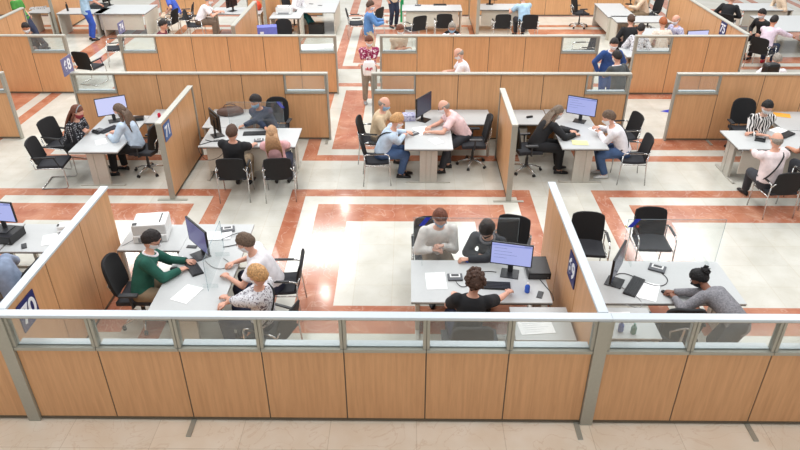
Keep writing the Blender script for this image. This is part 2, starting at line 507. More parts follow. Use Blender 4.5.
partition('farthest partition at the top behind the far centre desks', .3, 19.5, 'x', 9, (), w=.93)
partition('farthest partition at the top left corner', -17.5, 19.5, 'x', 6, (), w=.93)
partition('farthest partition fragment with a pale glass panel left of the seated white shirt person', -9.1, 19.5, 'x', 2, (0, 1))
def face_mat(pos, ydir, xn):
    """board in a plane x = const facing xn (+1/-1)"""
    z = Vector((xn, 0, 0)); x = Vector((0, xn, 0)); y = Vector((0, 0, 1))
    return Matrix(((x.x, y.x, z.x, pos[0]), (x.y, y.y, z.y, pos[1]), (x.z, y.z, z.z, pos[2]), (0, 0, 0, 1)))
def on_wall(t, text, w, h, mat, pos, xn):
    bpy.context.view_layer.update()
    inv = t.matrix_world.inverted()
    sign_board(t, text, w, h, mat, inv @ face_mat(pos, 0, xn))
on_wall(sl, '70', .36, .36, 'navy sign', (-4.334, .44, 1.235), 1)
on_wall(sr, '69', .36, .36, 'navy sign', (2.034, 1.31, 1.25), -1)
on_wall(s2l, '71', .34, .32, 'blue sign', (-4.364, 5.64, 1.27), 1)
on_wall(s3r, '75', .36, .36, 'navy sign', (8.404, 12.62, 1.30), -1)
lw2 = [o for o in bpy.data.objects if o.name.startswith('office_partition') and abs(o.location.x + 7.16) < .01][0]
on_wall(lw2, '68', .44, .36, 'lilac sign', (-7.18, 8.12, 1.69), 1)
on_wall(w3m, '74', .38, .28, 'lilac sign', (-7.28, 11.42, 1.64), 1)

# ------------------------------------------------------------ furniture prototypes
def arc(c, r, a0, a1, n, plane='xz'):
    out = []
    for i in range(n + 1):
        a = a0 + (a1 - a0) * i / n
        out.append((c[0] + r * math.cos(a), c[1], c[2] + r * math.sin(a)))
    return out

def back_sheet(g, w, z0, z1, y0, lean, curve, th, k=0, taper=.06):
    def fn(a, b):
        z = z0 + (z1 - z0) * b
        ww = w * (1 - taper * (2 * abs(b - .5)) ** 3 * 2)
        x = (a - .5) * ww
        cr = 1 - .16 * max(0, abs(2 * a - 1) ** 4) * (1 if b > .9 or b < .1 else 0)
        z = z0 + (z1 - z0) * (.5 + (b - .5) * cr)
        y = y0 - lean * b + curve * (2 * a - 1) ** 2
        return (x, y, z), (0, 1, .15)
    return g.sheet(fn, 8, 6, th, k)

def make_visitor(mat='chair black', seat='seat black'):
    # faces +y, origin on the floor below the seat centre
    t = thing('visitor_chair', 'x', 'chair')
    g = G()
    g.sheet(lambda a, b: (((a - .5) * .49, (b - .5) * .46, .455 + .02 * (2 * b - 1) ** 2 - .03 * max(0, b - .8)), (0, 0, 1)), 6, 6, .05)
    g.build('seat', seat, t, True, .012, True)
    g = G(); back_sheet(g, .50, .45, .93, -.22, .10, .03, .03, taper=.03); g.build('backrest', mat, t, True, .01, True)
    for s in (-1, 1):
        x = s * .275
        g = G(); g.tube([(x, .26, 0), (x, .245, .3), (x, .235, .62)], .0115); g.build('leg', 'chrome', t, True)
        g = G(); g.tube([(x, -.27, 0), (x, -.225, .45), (x, -.24, .62)], .0115); g.build('leg', 'chrome', t, True)
        g = G(); g.tube([(x, .235, .615), (x, .21, .655), (x, .16, .67), (x, -.17, .67), (x, -.225, .66), (x, -.245, .61)], .0125)
        g.tube([(x, .24, .43), (x, -.225, .43)], .01)
        g.tube([(x, .05, .43), (s * .2, .05, .435)], .01)
        g.tube([(x, -.24, .62), (s * .225, -.27, .7)], .01)
        g.build('armrest', 'chrome', t, True)
        g = G(); g.bb(x - .02, x + .02, -.14, .14, .672, .69); g.build('arm_pad', 'black plastic', t, bevel=.006)
    kids(t); return t

def make_cantilever():
    t = thing('cantilever_chair', 'x', 'chair')
    g = G(); g.sheet(lambda a, b: (((a - .5) * .50, (b - .5) * .48, .455 - .03 * max(0, b - .7)), (0, 0, 1)), 6, 6, .06)
    g.build('seat', 'seat black', t, True, .012, True)
    g = G(); back_sheet(g, .50, .47, .95, -.24, .12, .03, .035, taper=.03); g.build('backrest', 'chair black', t, True, .01, True)
    for s in (-1, 1):
        x = s * .26
        g = G(); g.tube([(x, -.3, .62), (x, -.26, .43), (x, .2, .43), (x, .25, .4), (x, .25, .05), (x, .22, .014), (x, -.24, .014)], .0125)
        g.build('side_tube', 'chrome', t, True)
        g = G(); g.bb(x - .022, x + .022, -.28, .16, .645, .67); g.tube([(x, .12, .65), (x, .2, .44)], .011); g.build('armrest', 'black plastic', t, bevel=.006)
    g = G(); g.tube([(-.26, -.24, .014), (.26, -.24, .014)], .0125); g.build('floor_tube', 'chrome', t, True)
    kids(t); return t

def make_swivel(mat='chair black', h=1.0):
    t = thing('swivel_chair', 'x', 'chair')
    g = G(); g.sheet(lambda a, b: (((a - .5) * .50, (b - .5) * .48, .475 + .02 * (2 * a - 1) ** 2 - .03 * max(0, b - .75)), (0, 0, 1)), 8, 8, .07)
    g.build('seat', 'seat black', t, True, .015, True)
    g = G(); back_sheet(g, .50, .54, h + .08, -.25, .1, .05, .045, taper=.1); g.build('backrest', mat, t, True, .012, True)
    g = G(); g.tube([(0, -.08, .42), (0, -.27, .44), (0, -.31, .6), (0, -.33, .78)], [.022, .022, .02, .015])
    g.tube([(-.13, -.29, .6), (-.16, -.325, .72), (0, -.345, .8), (.16, -.325, .72), (.13, -.29, .6)], .011)
    g.build('back_bar', 'chrome', t, True)
    for s in (-1, 1):
        g = G(); g.tube([(s * .2, 0, .44), (s * .29, 0, .46), (s * .3, -.01, .66)], [.014, .016, .016])
        g.sheet(lambda a, b: ((s * .3 + (a - .5) * .075, -.02 + (b - .5) * .25, .675), (0, 0, 1)), 3, 4, .03)
        g.build('armrest', 'dark plastic', t, True, .006, True)
    g = G(); g.cyl((0, 0), .028, .1, .3, 12); g.cyl((0, 0), .018, .3, .44, 12); g.build('gas_column', 'dark plastic', t, True, angle=True)
    b = G()
    for k in range(5):
        a = 2 * PI * k / 5 + .3
        b.tube([(0, 0, .13), (.15 * math.cos(a), .15 * math.sin(a), .115), (.3 * math.cos(a), .3 * math.sin(a), .075)], [.028, .022, .014])
    b.build('star_base', 'chrome', t, True)
    for k in range(5):
        a = 2 * PI * k / 5 + .3
        c = Vector((.3 * math.cos(a), .3 * math.sin(a), .03))
        sd = Vector((-math.sin(a), math.cos(a), 0))
        g = G(); g.tube([c - sd * .024, c - sd * .006], .028, 12); g.tube([c + sd * .006, c + sd * .024], .028, 12); g.tube([c + Vector((0, 0, .0)), c + Vector((0, 0, .045))], .008)
        g.build('caster', 'black plastic', t, True, angle=True)
    kids(t); return t

def make_desk(L, W, label, loc, deg=0, modesty=None, leg_style='T', group=None, panel_end=False, edge='desk edge'):
    """long axis x, origin centre of floor footprint"""
    t = thing('desk', label, 'desk', loc, deg, group)
    g = G(); g.bb(-L / 2, L / 2, -W / 2, W / 2, .725, .75); g.build('desk_top', 'laminate', t, bevel=.004)
    g = G(); g.bb(-L / 2 + .004, L / 2 - .004, -W / 2 + .004, W / 2 - .004, .712, .7245); g.build('edge_band', edge, t)
    for s in (-1, 1):
        x = s * (L / 2 - .09)
        g = G()
        if leg_style == 'T':
            g.bb(x - .03, x + .03, -.17, -.05, .03, .70); g.bb(x - .03, x + .03, .05, .17, .03, .70); g.bb(x - .02, x + .02, -.05, .05, .03, .70)
            g.bb(x - .03, x + .03, -W / 2 + .03, W / 2 - .03, 0.002, .032); g.bb(x - .025, x + .025, -W / 2 + .08, W / 2 - .08, .68, .712)
        elif leg_style == 'panel':
            g.bb(x - .02 + s * .06, x + .02 + s * .06, -W / 2 + .02, W / 2 - .02, 0.002, .712)
        g.build('leg', 'leg grey' if leg_style == 'T' else 'panel beige', t, bevel=.005)
    if modesty is not None:
        y = modesty * (W / 2 - .08)
        g = G(); g.bb(-L / 2 + .13, L / 2 - .13, y - .01, y + .01, .2, .70); g.build('modesty_panel', 'panel beige', t, bevel=.003)
    return t

def side_table(x0, x1, y0, y1, label, cabinet=None, group=None):
    t = thing('side_table', label, 'table', ((x0 + x1) / 2, (y0 + y1) / 2, 0), 0, group)
    w, d = (x1 - x0) / 2, (y1 - y0) / 2
    g = G(); g.bb(-w, w, -d, d, .722, .745); g.build('table_top', 'laminate', t, bevel=.004)
    g = G(); g.bb(-w + .004, w - .004, -d + .004, d - .004, .71, .7215); g.build('edge_band', 'desk edge', t)
    for s in (-1, 1):
        g = G(); g.bb(s * (w - .04) - .025, s * (w - .04) + .025, -d + .04, -d + .1, 0, .71)
        g.bb(s * (w - .04) - .025, s * (w - .04) + .025, d - .1, d - .04, 0, .71)
        g.bb(s * (w - .04) - .022, s * (w - .04) + .022, -d + .1, d - .1, .64, .71)
        g.build('leg', 'leg grey', t, bevel=.004)
    if cabinet is not None:
        c = cabinet * (w - .3)
        g = G(); g.bb(c - .2, c + .2, -d + .08, d - .06, .02, .62); cb = g.build('drawer_unit', 'panel beige', t, bevel=.005)
        for k in range(3):
            g = G(); g.bb(c - .19, c + .19, -d + .062, -d + .08, .04 + k * .195, .225 + k * .195); g.build('drawer', 'leg grey', cb, bevel=.003)
    return t

def make_monitor(screen, label, loc, deg, w=.56, h=.34, tilt=0, group=None, base='dark plastic', lines=True):
    """screen faces +x rotated by deg"""
    t = thing('monitor', label, 'monitor', loc, deg, group)
    g = G(); g.bb(-.1, .12, -.12, .12, 0, .012); g.build('base', base, t, bevel=.004)
    g = G(); g.bb(-.045, -.02, -.035, .035, .012, .34); g.bb(-.03, 0, -.03, .03, .28, .34); g.build('stand', base, t, bevel=.004)
    z0 = .14
    g = G(); g.bb(-.012, .018, -w / 2, w / 2, z0, z0 + h); g.bb(-.03, -.012, -w / 3, w / 3, z0 + .05, z0 + h - .06)
    g.build('bezel', 'black plastic', t, bevel=.005)
    g = G(); g.bb(.0182, .0195, -w / 2 + .014, w / 2 - .014, z0 + .018, z0 + h - .014)
    sc = g.build('screen', screen, t)
    if lines and screen in ('screen lilac', 'screen white'):
        g = G(); g.bb(.0196, .0202, -w / 2 + .014, w / 2 - .014, z0 + h - .05, z0 + h - .034); g.build('window_bar', 'screen bar', sc)
        g = G()
        for k in range(4):
            g.bb(.0196, .0202, -w / 2 + .05, -w / 2 + .05 + w * (.3 + .12 * (k % 3)), z0 + h - .09 - k * .05, z0 + h - .086 - k * .05)
        g.bb(.0196, .0202, w / 2 - .12, w / 2 - .03, z0 + h - .03, z0 + h - .022)
        g.build('text_lines', 'screen text', sc)
    return t

def keyboard(label, loc, deg, group=None, L=.44):
    t = thing('keyboard', label, 'keyboard', loc, deg, group)
    g = G(); g.hexa([(-L / 2, -.08, 0), (L / 2, -.08, 0), (L / 2, .08, 0), (-L / 2, .08, 0), (-L / 2, -.08, .014), (L / 2, -.08, .014), (L / 2, .08, .024), (-L / 2, .08, .024)])
    g.build('case', 'black plastic', t, bevel=.003)
    g = G()
    for r_ in range(5):
        for c in range(18):
            x = -L / 2 + .02 + c * (L - .04) / 17; y = -.058 + r_ * .029
            g.box((x, y, .02 + r_ * .0018), (.018, .022, .008))
    g.build('keys', 'dark plastic', t)
    return t
def paper(label, loc, deg, w=.21, h=.30, lines=True, mat='paper', group=None, name='paper_sheet', cat='paper'):
    t = thing(name, label, cat, loc, deg, group)
    g = G(); g.sheet(lambda a, b: (((a - .5) * w, (b - .5) * h, .003 + .006 * (a * b) ** 3), (0, 0, 1)), 5, 5, .002); g.build('sheet', mat, t)
    if lines:
        g = G()
        for k in range(7): g.bb(-w * .38, w * (.1 + .25 * ((k * 7) % 3) / 2), -h * .38 + k * h * .11, -h * .38 + k * h * .11 + .004, .0045, .0052)
        g.build('printed_lines', 'ink', t)
    return t
def slab(name, label, cat, loc, deg, d, mat, extra=None, group=None, bevel=.006):
    t = thing(name, label, cat, loc, deg, group)
    g = G(); g.bb(-d[0] / 2, d[0] / 2, -d[1] / 2, d[1] / 2, 0.0005, d[2]); g.build('body', mat, t, bevel=bevel)
    if extra: extra(t)
    return t
def mouse(label, loc, deg=0, group=None, mat='black plastic'):
    t = thing('computer_mouse', label, 'mouse', loc, deg, group)
    g = G(); g.lathe((0, 0, 0), [(.028, 0), (.032, .008), (.03, .022), (.016, .034), (.003, .037)], 14)
    for v in g.bm.verts: v.co.y *= 1.75
    g.build('shell', mat, t, True)
    g = G(); g.bb(-.003, .003, .01, .035, .031, .037); g.build('wheel', 'key grey', t)
    return t
def phone(label, loc, deg, group=None):
    def ex(t):
        g = G(); g.bb(-.031, .031, -.068, .068, .0085, .0095); g.build('display', 'dark plastic', t)
    return slab('mobile_phone', label, 'phone', loc, deg, (.072, .15, .009), 'black plastic', ex, group, .003)
def card_reader(label, loc, deg, s=1.0, group=None):
    def ex(t):
        g = G(); g.bb(-.07 * s, .07 * s, -.02 * s, .06 * s, .0255, .03); g.build('plate', 'white plastic', t)
        g = G(); g.bb(-.05 * s, .05 * s, 0, .045 * s, .0301, .034); g.build('pad', 'dark plastic', t)
    return slab('card_reader', label, 'reader', loc, deg, (.2 * s, .15 * s, .026), 'key grey', ex, group)
def desk_phone(label, loc, deg, group=None):
    def ex(t):
        g = G(); g.tube([(-.07, -.08, .045), (-.07, -.04, .062), (-.07, .04, .062), (-.07, .08, .045)], [.018, .014, .014, .018]); g.build('handset', 'black plastic', t, True)
        g = G()
        for i in range(3):
            for j in range(4): g.box((.0 + i * .03, -.05 + j * .026, .042), (.02, .016, .006))
        g.build('buttons', 'grey plastic', t)
    return slab('desk_phone', label, 'phone', loc, deg, (.2, .19, .04), 'dark plastic', ex, group)
def pc_box(label, loc, deg, d=(.34, .38, .1), group=None):
    def ex(t):
        g = G(); g.bb(-d[0] / 2 + .02, d[0] / 2 - .02, -d[1] / 2 - .004, -d[1] / 2, .02, d[2] - .02); g.build('front_panel', 'dark plastic', t)
        g = G(); g.cyl((d[0] / 2 - .04, -d[1] / 2 - .006), .006, .03, .04, 10); g.build('power_button', 'grey plastic', t)
    return slab('desktop_computer', label, 'computer', loc, deg, d, 'black plastic', ex, group)
def printer(label, loc, deg, d=(.48, .42, .28), group=None):
    t = thing('printer', label, 'printer', loc, deg, group)
    w, dd, h = d[0] / 2, d[1] / 2, d[2]
    g = G(); g.bb(-w, w, -dd, dd, 0.001, h * .42); g.bb(-w, w, -dd + .03, dd, h * .42, h); g.build('housing', 'white plastic', t, bevel=.015)
    g = G(); g.bb(-w * .7, w * .7, -dd - .01, -dd + .02, h * .08, h * .34); g.build('paper_tray', 'grey plastic', t, bevel=.004)
    g = G(); g.bb(-w * .65, w * .55, -dd + .08, dd - .06, h + .001, h + .006); g.build('output_tray', 'paper', t)
    g = G(); g.bb(w * .6, w * .66, -dd + .1, dd - .05, h + .001, h + .008); g.bb(-w * .95, -w * .7, -dd + .05, -dd + .11, h + .001, h + .01); g.build('control_panel', 'black plastic', t)
    return t
def bottle(label, loc, mat, h=.18, cap='white plastic', group=None):
    t = thing('bottle', label, 'bottle', loc, 0, group)
    g = G(); g.lathe((0, 0, 0), [(.03, 0), (.034, .01), (.034, h * .6), (.024, h * .72), (.012, h * .8), (.012, h * .86)], 14); g.build('flask', mat, t, True, angle=True)
    g = G(); g.lathe((0, 0, h * .86), [(.015, 0), (.015, h * .1), (.008, h * .13)], 12); g.build('cap', cap, t, True, angle=True)
    return t
def acrylic(label, x, y, deg, L, h=.62, sticker=None, group=None):
    t = thing('acrylic_screen', label, 'screen', (x, y, .75), deg, group)
    g = G(); g.bb(-L / 2, L / 2, -.003, .003, .03, h); g.build('pane', 'acrylic', t)
    g = G(); g.bb(-L / 2, L / 2, -.0035, .0035, h, h + .006); g.bb(-L / 2 - .005, -L / 2, -.0035, .0035, .03, h + .006); g.bb(L / 2, L / 2 + .005, -.0035, .0035, .03, h + .006)
    g.build('pane_edge', 'acrylic edge', t)
    for s in (-1, 1):
        g = G(); g.bb(s * (L / 2 - .12) - .004, s * (L / 2 - .12) + .004, -.1, .1, 0.001, .06); g.build('foot', 'acrylic', t)
    if sticker is not None:
        sx, k = sticker
        def quad(pts, mat, nm):
            g = G(); vs = [(p[0], -.0045, p[1]) for p in pts] + [(p[0], -.0035, p[1]) for p in pts]
            g.hexa([vs[0], vs[1], vs[5], vs[4], vs[3], vs[2], vs[6], vs[7]]) if False else g.loft([[v for v in vs[:4]], [v for v in vs[4:]]]); g.build(nm, mat, t)
        quad([(sx - .09, h - .12), (sx - .02, h - .12), (sx + .07, h + .01), (sx - .0, h + .01)], 'blue tape', 'blue_sticker')
        if k:
            quad([(sx - .13, h - .10), (sx - .095, h - .13), (sx - .09, h - .115), (sx - .12, h - .085)], 'yellow tape', 'yellow_tab')
            quad([(sx + .03, h - .12), (sx + .06, h - .12), (sx + .06, h - .09), (sx + .03, h - .09)], 'red tape', 'red_tab')
    return t
def cable(label, pts, r=.005, mat='cable black', group=None):
    cu = bpy.data.curves.new('cable', 'CURVE'); cu.dimensions = '3D'; cu.bevel_depth = r; cu.bevel_resolution = 2
    sp = cu.splines.new('NURBS'); sp.points.add(len(pts) - 1); sp.use_endpoint_u = True; sp.order_u = 4
    o0 = Vector(pts[0])
    for p, q in zip(sp.points, pts): p.co = (*(Vector(q) - o0), 1)
    cu.materials.append(M(mat))
    tmp = bpy.data.objects.new('cable_tmp', cu); COL.objects.link(tmp); bpy.context.view_layer.update()
    me = bpy.data.meshes.new_from_object(tmp.evaluated_get(bpy.context.evaluated_depsgraph_get())); bpy.data.objects.remove(tmp)
    for p in me.polygons: p.use_smooth = True
    o = bpy.data.objects.new('cable', me); COL.objects.link(o); o.location = o0
    return tag(o, label, 'cable', group)
# ------------------------------------------------------------ people
UP = Vector((0, 0, 1))
def ik(a, b, l1, l2, pole):
    d = b - a; L = d.length
    if L > (l1 + l2) * .995: b = a + d * ((l1 + l2) * .995 / L); d = b - a; L = d.length
    L = max(L, .12)
    x = (l1 * l1 - l2 * l2 + L * L) / (2 * L)
    h = math.sqrt(max(0, l1 * l1 - x * x))
    dn = d.normalized(); p = pole - dn * pole.dot(dn)
    p.normalize()
    return a + dn * x + p * h, b
def ss(a, b, x):
    t = max(0, min(1, (x - a) / (b - a))); return t * t * (3 - 2 * t)
def head_pt(d):
    x, y, z = .077 * d.x, .097 * d.y, .118 * d.z
    if d.z < 0:
        t = -d.z
        x *= 1 - .32 * t * t
        if y < 0: y *= 1 - .45 * t
        else: y *= 1 - .08 * t
    if y > 0:
        y *= 1 - .10 * (1 - min(1, abs(d.x) * 1.6)) * (1 if z > 0 else .6)
        y += .022 * math.exp(-((x / .012) ** 2 + ((z + .022) / .02) ** 2))
        y -= .009 * math.exp(-(((abs(x) - .031) / .018) ** 2 + ((z - .01) / .014) ** 2))
        y += .006 * math.exp(-((x / .024) ** 2 + ((z + .062) / .012) ** 2))
        y += .006 * math.exp(-((x / .03) ** 2 + ((z + .1) / .015) ** 2))
    return Vector((x, y, z))
NU, NV = 30, 22
def head_surface(bm, fn, mi):
    rows = []
    for i in range(NV + 1):
        t = PI * i / NV
        if i in (0, NV): rows.append([bm.verts.new(fn(Vector((0, 0, -math.cos(t)))))] * NU); continue
        rows.append([bm.verts.new(fn(Vector((math.sin(t) * math.cos(2 * PI * j / NU), math.sin(t) * math.sin(2 * PI * j / NU), -math.cos(t))))) for j in range(NU)])
    for i in range(NV):
        for j in range(NU):
            q = [rows[i][j], rows[i][(j + 1) % NU], rows[i + 1][(j + 1) % NU], rows[i + 1][j]]
            u = []
            for v in q:
                if v not in u: u.append(v)
            if len(u) > 2:
                f = bm.faces.new(u); f.material_index = mi
BAKE = []
def DBG(label, head, h, lean):
    return
    d = h - CAM; z = d.dot(_F); u = 400 + F_PX * d.dot(CR) / z; v = 225 - F_PX * d.dot(CU) / z
    if head[0] == 'w': print('DBG   ', label[:50], 'at', round(u), round(v), 'lean', round(math.degrees(lean)))
    elif abs(u - head[0]) + abs(v - head[1]) > 3 or lean > .8: print('DBG ***', label[:50], head, round(u), round(v), 'lean', round(math.degrees(lean)), [round(q, 2) for q in at(head[0], head[1], 1.3)])
K = 1.1
def remesh(o, vox, smooth=6, join=None):
    m = o.modifiers.new('remesh', 'REMESH'); m.mode = 'VOXEL'; m.voxel_size = vox; m.use_smooth_shade = True
    s = o.modifiers.new('smooth', 'SMOOTH'); s.factor = .5; s.iterations = smooth
    BAKE.append((o, join))
def bake_all():
    bpy.context.view_layer.update()
    dg = bpy.context.evaluated_depsgraph_get()
    res = []
    for o, join in BAKE:
        me = bpy.data.meshes.new_from_object(o.evaluated_get(dg)); res.append(me)
    for (o, join), me in zip(BAKE, res):
        o.modifiers.clear()
        old = o.data
        mats = [x for x in old.materials]
        o.data = me; me.name = old.name
        bpy.data.meshes.remove(old)
        if join:
            bm = bmesh.new(); bm.from_mesh(me)
            for f in bm.faces: f.material_index = 0
            tmp = bpy.data.meshes.new('tmp'); join.to_mesh(tmp); bm.from_mesh(tmp); bm.to_mesh(me); bm.free(); join.free(); bpy.data.meshes.remove(tmp)
        me.materials.clear()
        for x in mats: me.materials.append(x)
        for p in me.polygons: p.use_smooth = True

def orient(pts_local, O, X, Y, Z):
    return [O + X * p[0] + Y * p[1] + Z * p[2] for p in pts_local]

def make_hand(g, wrist, dr, palm_n, s, curl=.5, k=0):
    """dr finger direction, palm_n out of the back of the hand, s side of the thumb"""
    X = dr.normalized(); Z = (palm_n - X * palm_n.dot(X)).normalized(); Y = Z.cross(X) * s
    R = [(-.005, .024, .018), (.02, .032, .016), (.055, .041, .014), (.085, .04, .012), (.094, .034, .009)]
    rings = []
    for x, w, h in R:
        rings.append([wrist + X * x + Y * (w * math.cos(2 * PI * j / 10)) + Z * (h * math.sin(2 * PI * j / 10)) for j in range(10)])
    g.loft(rings, k)
    for off, L, r in ((.031, .066, .0088), (.011, .076, .0092), (-.010, .070, .0088), (-.029, .055, .0078)):
        p = wrist + X * .082 + Y * off
        pts = [p]; a = .15
        for seg in (.42, .32, .26):
            a += curl * .75
            p = p + (X * math.cos(a) - Z * math.sin(a)) * L * seg
            pts.append(p)
        g.tube(pts, [r, r * .95, r * .88, r * .7], 6, k)
    p = wrist + X * .025 + Y * .026
    g.tube([p, p + X * .028 + Y * .024 - Z * .008, p + X * .056 + Y * .030 - Z * .016, p + X * .078 + Y * .024 - Z * .024], [.013, .0115, .010, .008], 6, k)

def person(label, pelvis, face, head, hands=(None, None), feet=None, mode='sit', skin='fair', hair='short', haircol='dark', mask='white',
           shirt='white', sleeves='long', pants='darkjean', shoes='black plastic', glasses=False, look=None, tilt=None, strap=None, collar=None,
           belly=0.0, curl=.6, scale=1.0, cat='person', shield=False, headband=None, cap=None, twist=0, female=False, back_bend=.03, lean=15):
    """pelvis: (x, y) or (x, y, z); head: pixel (u, v) or (x, y) tuple tagged with 'w'"""
    K = 1.08 if mode == 'sit' else 1.02
    if pelvis is None:
        la_ = math.radians(lean)
        h_ = at(head[0], head[1], ((.575 / K if mode == 'sit' else .93 * scale) + (.50 * math.cos(la_) + .185 * math.cos(la_ * .85)) * scale) * K)
        f_ = math.radians(face); dd = (.50 * math.sin(la_) + .185 * math.sin(.85 * la_)) * K * scale
        pelvis = (h_.x - dd * math.cos(f_), h_.y - dd * math.sin(f_)); head = ('w', h_.x, h_.y)
        print('AUTO', label[:40], round(pelvis[0], 2), round(pelvis[1], 2))
    pz = pelvis[2] / K if len(pelvis) > 2 else (.575 / K if mode == 'sit' else .93 * scale)
    P = Vector((pelvis[0], pelvis[1], pz))
    def loc(v): return Vector((P.x + (v[0] - P.x) / K, P.y + (v[1] - P.y) / K, v[2] / K))
    LT, LN = .50 * scale, .185 * scale
    def solve(D):
        d = min(D.length, (LT + LN) * .93)
        lo, hi = 0, PI * .62
        for _ in range(30):
            mid = (lo + hi) / 2
            if LT * math.sin(mid) + LN * math.sin(mid * .85) < d: lo = mid
            else: hi = mid
            if mid > PI / 2: hi = mid
        return lo, LT * math.cos(lo) + LN * math.cos(lo * .85)
    hz = P.z + .66
    for _ in range(6):
        if head[0] == 'w': hx = loc((head[1], head[2], 0))
        else: w = at(head[0], head[1], hz * K); hx = loc((w.x, w.y, 0))
        D = hx - Vector((P.x, P.y, 0)); lean, dz = solve(D); hz = P.z + dz
    dirn = D.normalized() if D.length > .02 else Vector((math.cos(math.radians(face)), math.sin(math.radians(face)), 0))
    T = dirn * math.sin(lean) + UP * math.cos(lean)
    Nk = P + T * LT
    T2 = dirn * math.sin(lean * .85) + UP * math.cos(lean * .85)
    H = Nk + T2 * LN
    DBG(label, head, Vector((P.x, P.y, 0)) + (H - Vector((P.x, P.y, 0))) * K, lean)
    fa = math.radians(face)
    Fv = Vector((math.cos(fa), math.sin(fa), 0)); Rv = Vector((math.sin(fa), -math.cos(fa), 0))
    tw = math.radians(face + twist)
    Rs = Vector((math.sin(tw), -math.cos(tw), 0)); Rs = (Rs - T * Rs.dot(T)).normalized()
    Fs = UP.cross(Rs) if False else T.cross(Rs) * 1.0
    if Fs.dot(Fv) < 0: Fs = -Fs
    o0 = Vector((P.x, P.y, 0))
    sc = scale * (.93 if female else 1)
    sh = .182 * sc
    S = [Nk - T * .055 + Rs * s * sh for s in (-1, 1)]           # left, right
    HJ = [P + Rv * s * .088 for s in (-1, 1)]
    # legs
    AN = []; KN = []
    for i, s in enumerate((-1, 1)):
        if feet and feet[i] is not None: a = loc((feet[i][0], feet[i][1], 0)); a.z = .085
        elif mode == 'sit': a = P + Fv * .40 + Rv * s * .12; a.z = .085
        else: a = P + Rv * s * .1; a.z = .085
        l1, l2 = (.43, .42) if mode == 'sit' else (.435 * scale, .43 * scale)
        k, a = ik(HJ[i], a, l1, l2, (UP * .9 + Fv * .6 + Rv * s * .12) if mode == 'sit' else Fv + Rv * s * .05)
        if a.z > .1: a.z = max(.085, a.z)
        KN.append(k); AN.append(a)
    # arms
    W = []; E = []
    for i, s in enumerate((-1, 1)):
        h = hands[i]
        if h is None: t = (P + Rv * s * .17 + Fv * .28 + UP * .12) if mode == 'sit' else P + Rv * s * .24 + Fv * .06 - UP * .02
        elif h[0] == 'w': t = loc(h[1:4])
        else: t = loc(at(*h))
        e, wv = ik(S[i], t, .285 * scale, .255 * scale, -UP * .8 + Rs * s * .75 - Fs * .35)
        E.append(e); W.append(wv)
    def off(v): return v - o0
    def torso(g, inf, z0=-.10, z1=1.0, neck=True, k=0):
        secs = [(-.16, .10, .085), (-.10, .150, .105), (0.0, .165 if not female else .17, .118), (.14, .150 if not female else .138, .105), (.27, .145 if not female else .132, .102 + belly * .5),
                (.38, .158 if not female else .145, .108), (.445, .165 * sc, .098), (.485, .125, .078), (.51, .07, .06), (.54, .052, .052)]
        rings = []
        for h, w, d in secs:
            if h < z0 or h > z1: continue
            f = h / .5
            c = P + T * (h * scale) - Fs * (back_bend * math.sin(PI * max(0, min(1, f)))) + Fs * belly * .6 * math.sin(PI * max(0, min(1, f * 1.1)))
            if h <= 0: c = P + (T * .35 + UP * .65) * h
            n = 20
            ax = Rs if h > .2 else (Rs * (max(0, h) / .2) + Rv * (1 - max(0, h) / .2)).normalized()
            ay = Fs if h > 0.05 else (Fs * .4 + Fv * .6).normalized()
            rings.append([off(c + ax * ((w * sc / .96 + inf) * math.cos(2 * PI * j / n)) + ay * ((d + belly * (.5 if .05 < h < .35 else 0) + inf) * math.sin(2 * PI * j / n))) for j in range(n)])
        g.loft(rings, k)
    # ---- body
    g = G(); torso(g, 0)
    g.tube([off(Nk - T * .04), off(Nk + T2 * .06), off(H - T2 * .03)], [.056, .052, .05], 12)
    for i in (0, 1):
        g.ball(off(S[i]), .056); g.tube([off(S[i]), off(S[i] * .4 + E[i] * .6), off(E[i])], [.052, .045, .040], 12)
        g.ball(off(E[i]), .040); g.tube([off(E[i]), off(E[i] * .6 + W[i] * .4), off(W[i])], [.040, .037, .026], 12); g.ball(off(W[i]), .026)
        g.ball(off(HJ[i]), .095); g.tube([off(HJ[i]), off(KN[i])], [.088, .058], 12); g.ball(off(KN[i]), .057)
        g.tube([off(KN[i]), off(KN[i] * .65 + AN[i] * .35), off(AN[i])], [.056, .055, .038], 12); g.ball(off(AN[i]), .04)
        ft = Fv.copy() if mode != 'sit' else (Fv + Rv * (1 if i else -1) * .15).normalized()
        g.ball(off(AN[i] + ft * .06 - UP * .045), (.045, .045, .035))
    body = g.build('person', ['skin ' + skin, 'lip', 'eye white', 'eye dark', 'hair ' + haircol])
    body.location = o0; body.scale = (K, K, K)
    tag(body, label, cat)
    # head frame
    la = math.radians(look if look is not None else face)
    tl = math.radians(tilt if tilt is not None else 12 + math.degrees(lean) * .35)
    Hf = Vector((math.cos(la), math.sin(la), 0)); Hr = Vector((math.sin(la), -math.cos(la), 0))
    Hy = Hf * math.cos(tl) - UP * math.sin(tl); Hz = UP * math.cos(tl) + Hf * math.sin(tl)
    hs = scale * (.97 if female else 1.0) * 1.12
    def HP(p): return off(H) + (Hr * p.x + Hy * p.y + Hz * p.z) * hs
    j = G()
    head_surface(j.bm, lambda d: HP(head_pt(d)), 0)
    Rm = Matrix((Hr, Hy, Hz)).transposed()
    for s in (-1, 1):
        j.ball(HP(Vector((s * .078, -.008, -.008))), (.009, .02, .032), 0, 8, 6, Rm)
        j.ball(HP(Vector((s * .031, .079, .010))), (.015, .008, .009), 2, 8, 6, Rm)
        j.ball(HP(Vector((s * .031, .086, .010))), (.007, .004, .007), 3, 8, 6, Rm)
        j.box(HP(Vector((s * .032, .088, .031))), (.034, .008, .007), 4, rz=la - PI / 2)
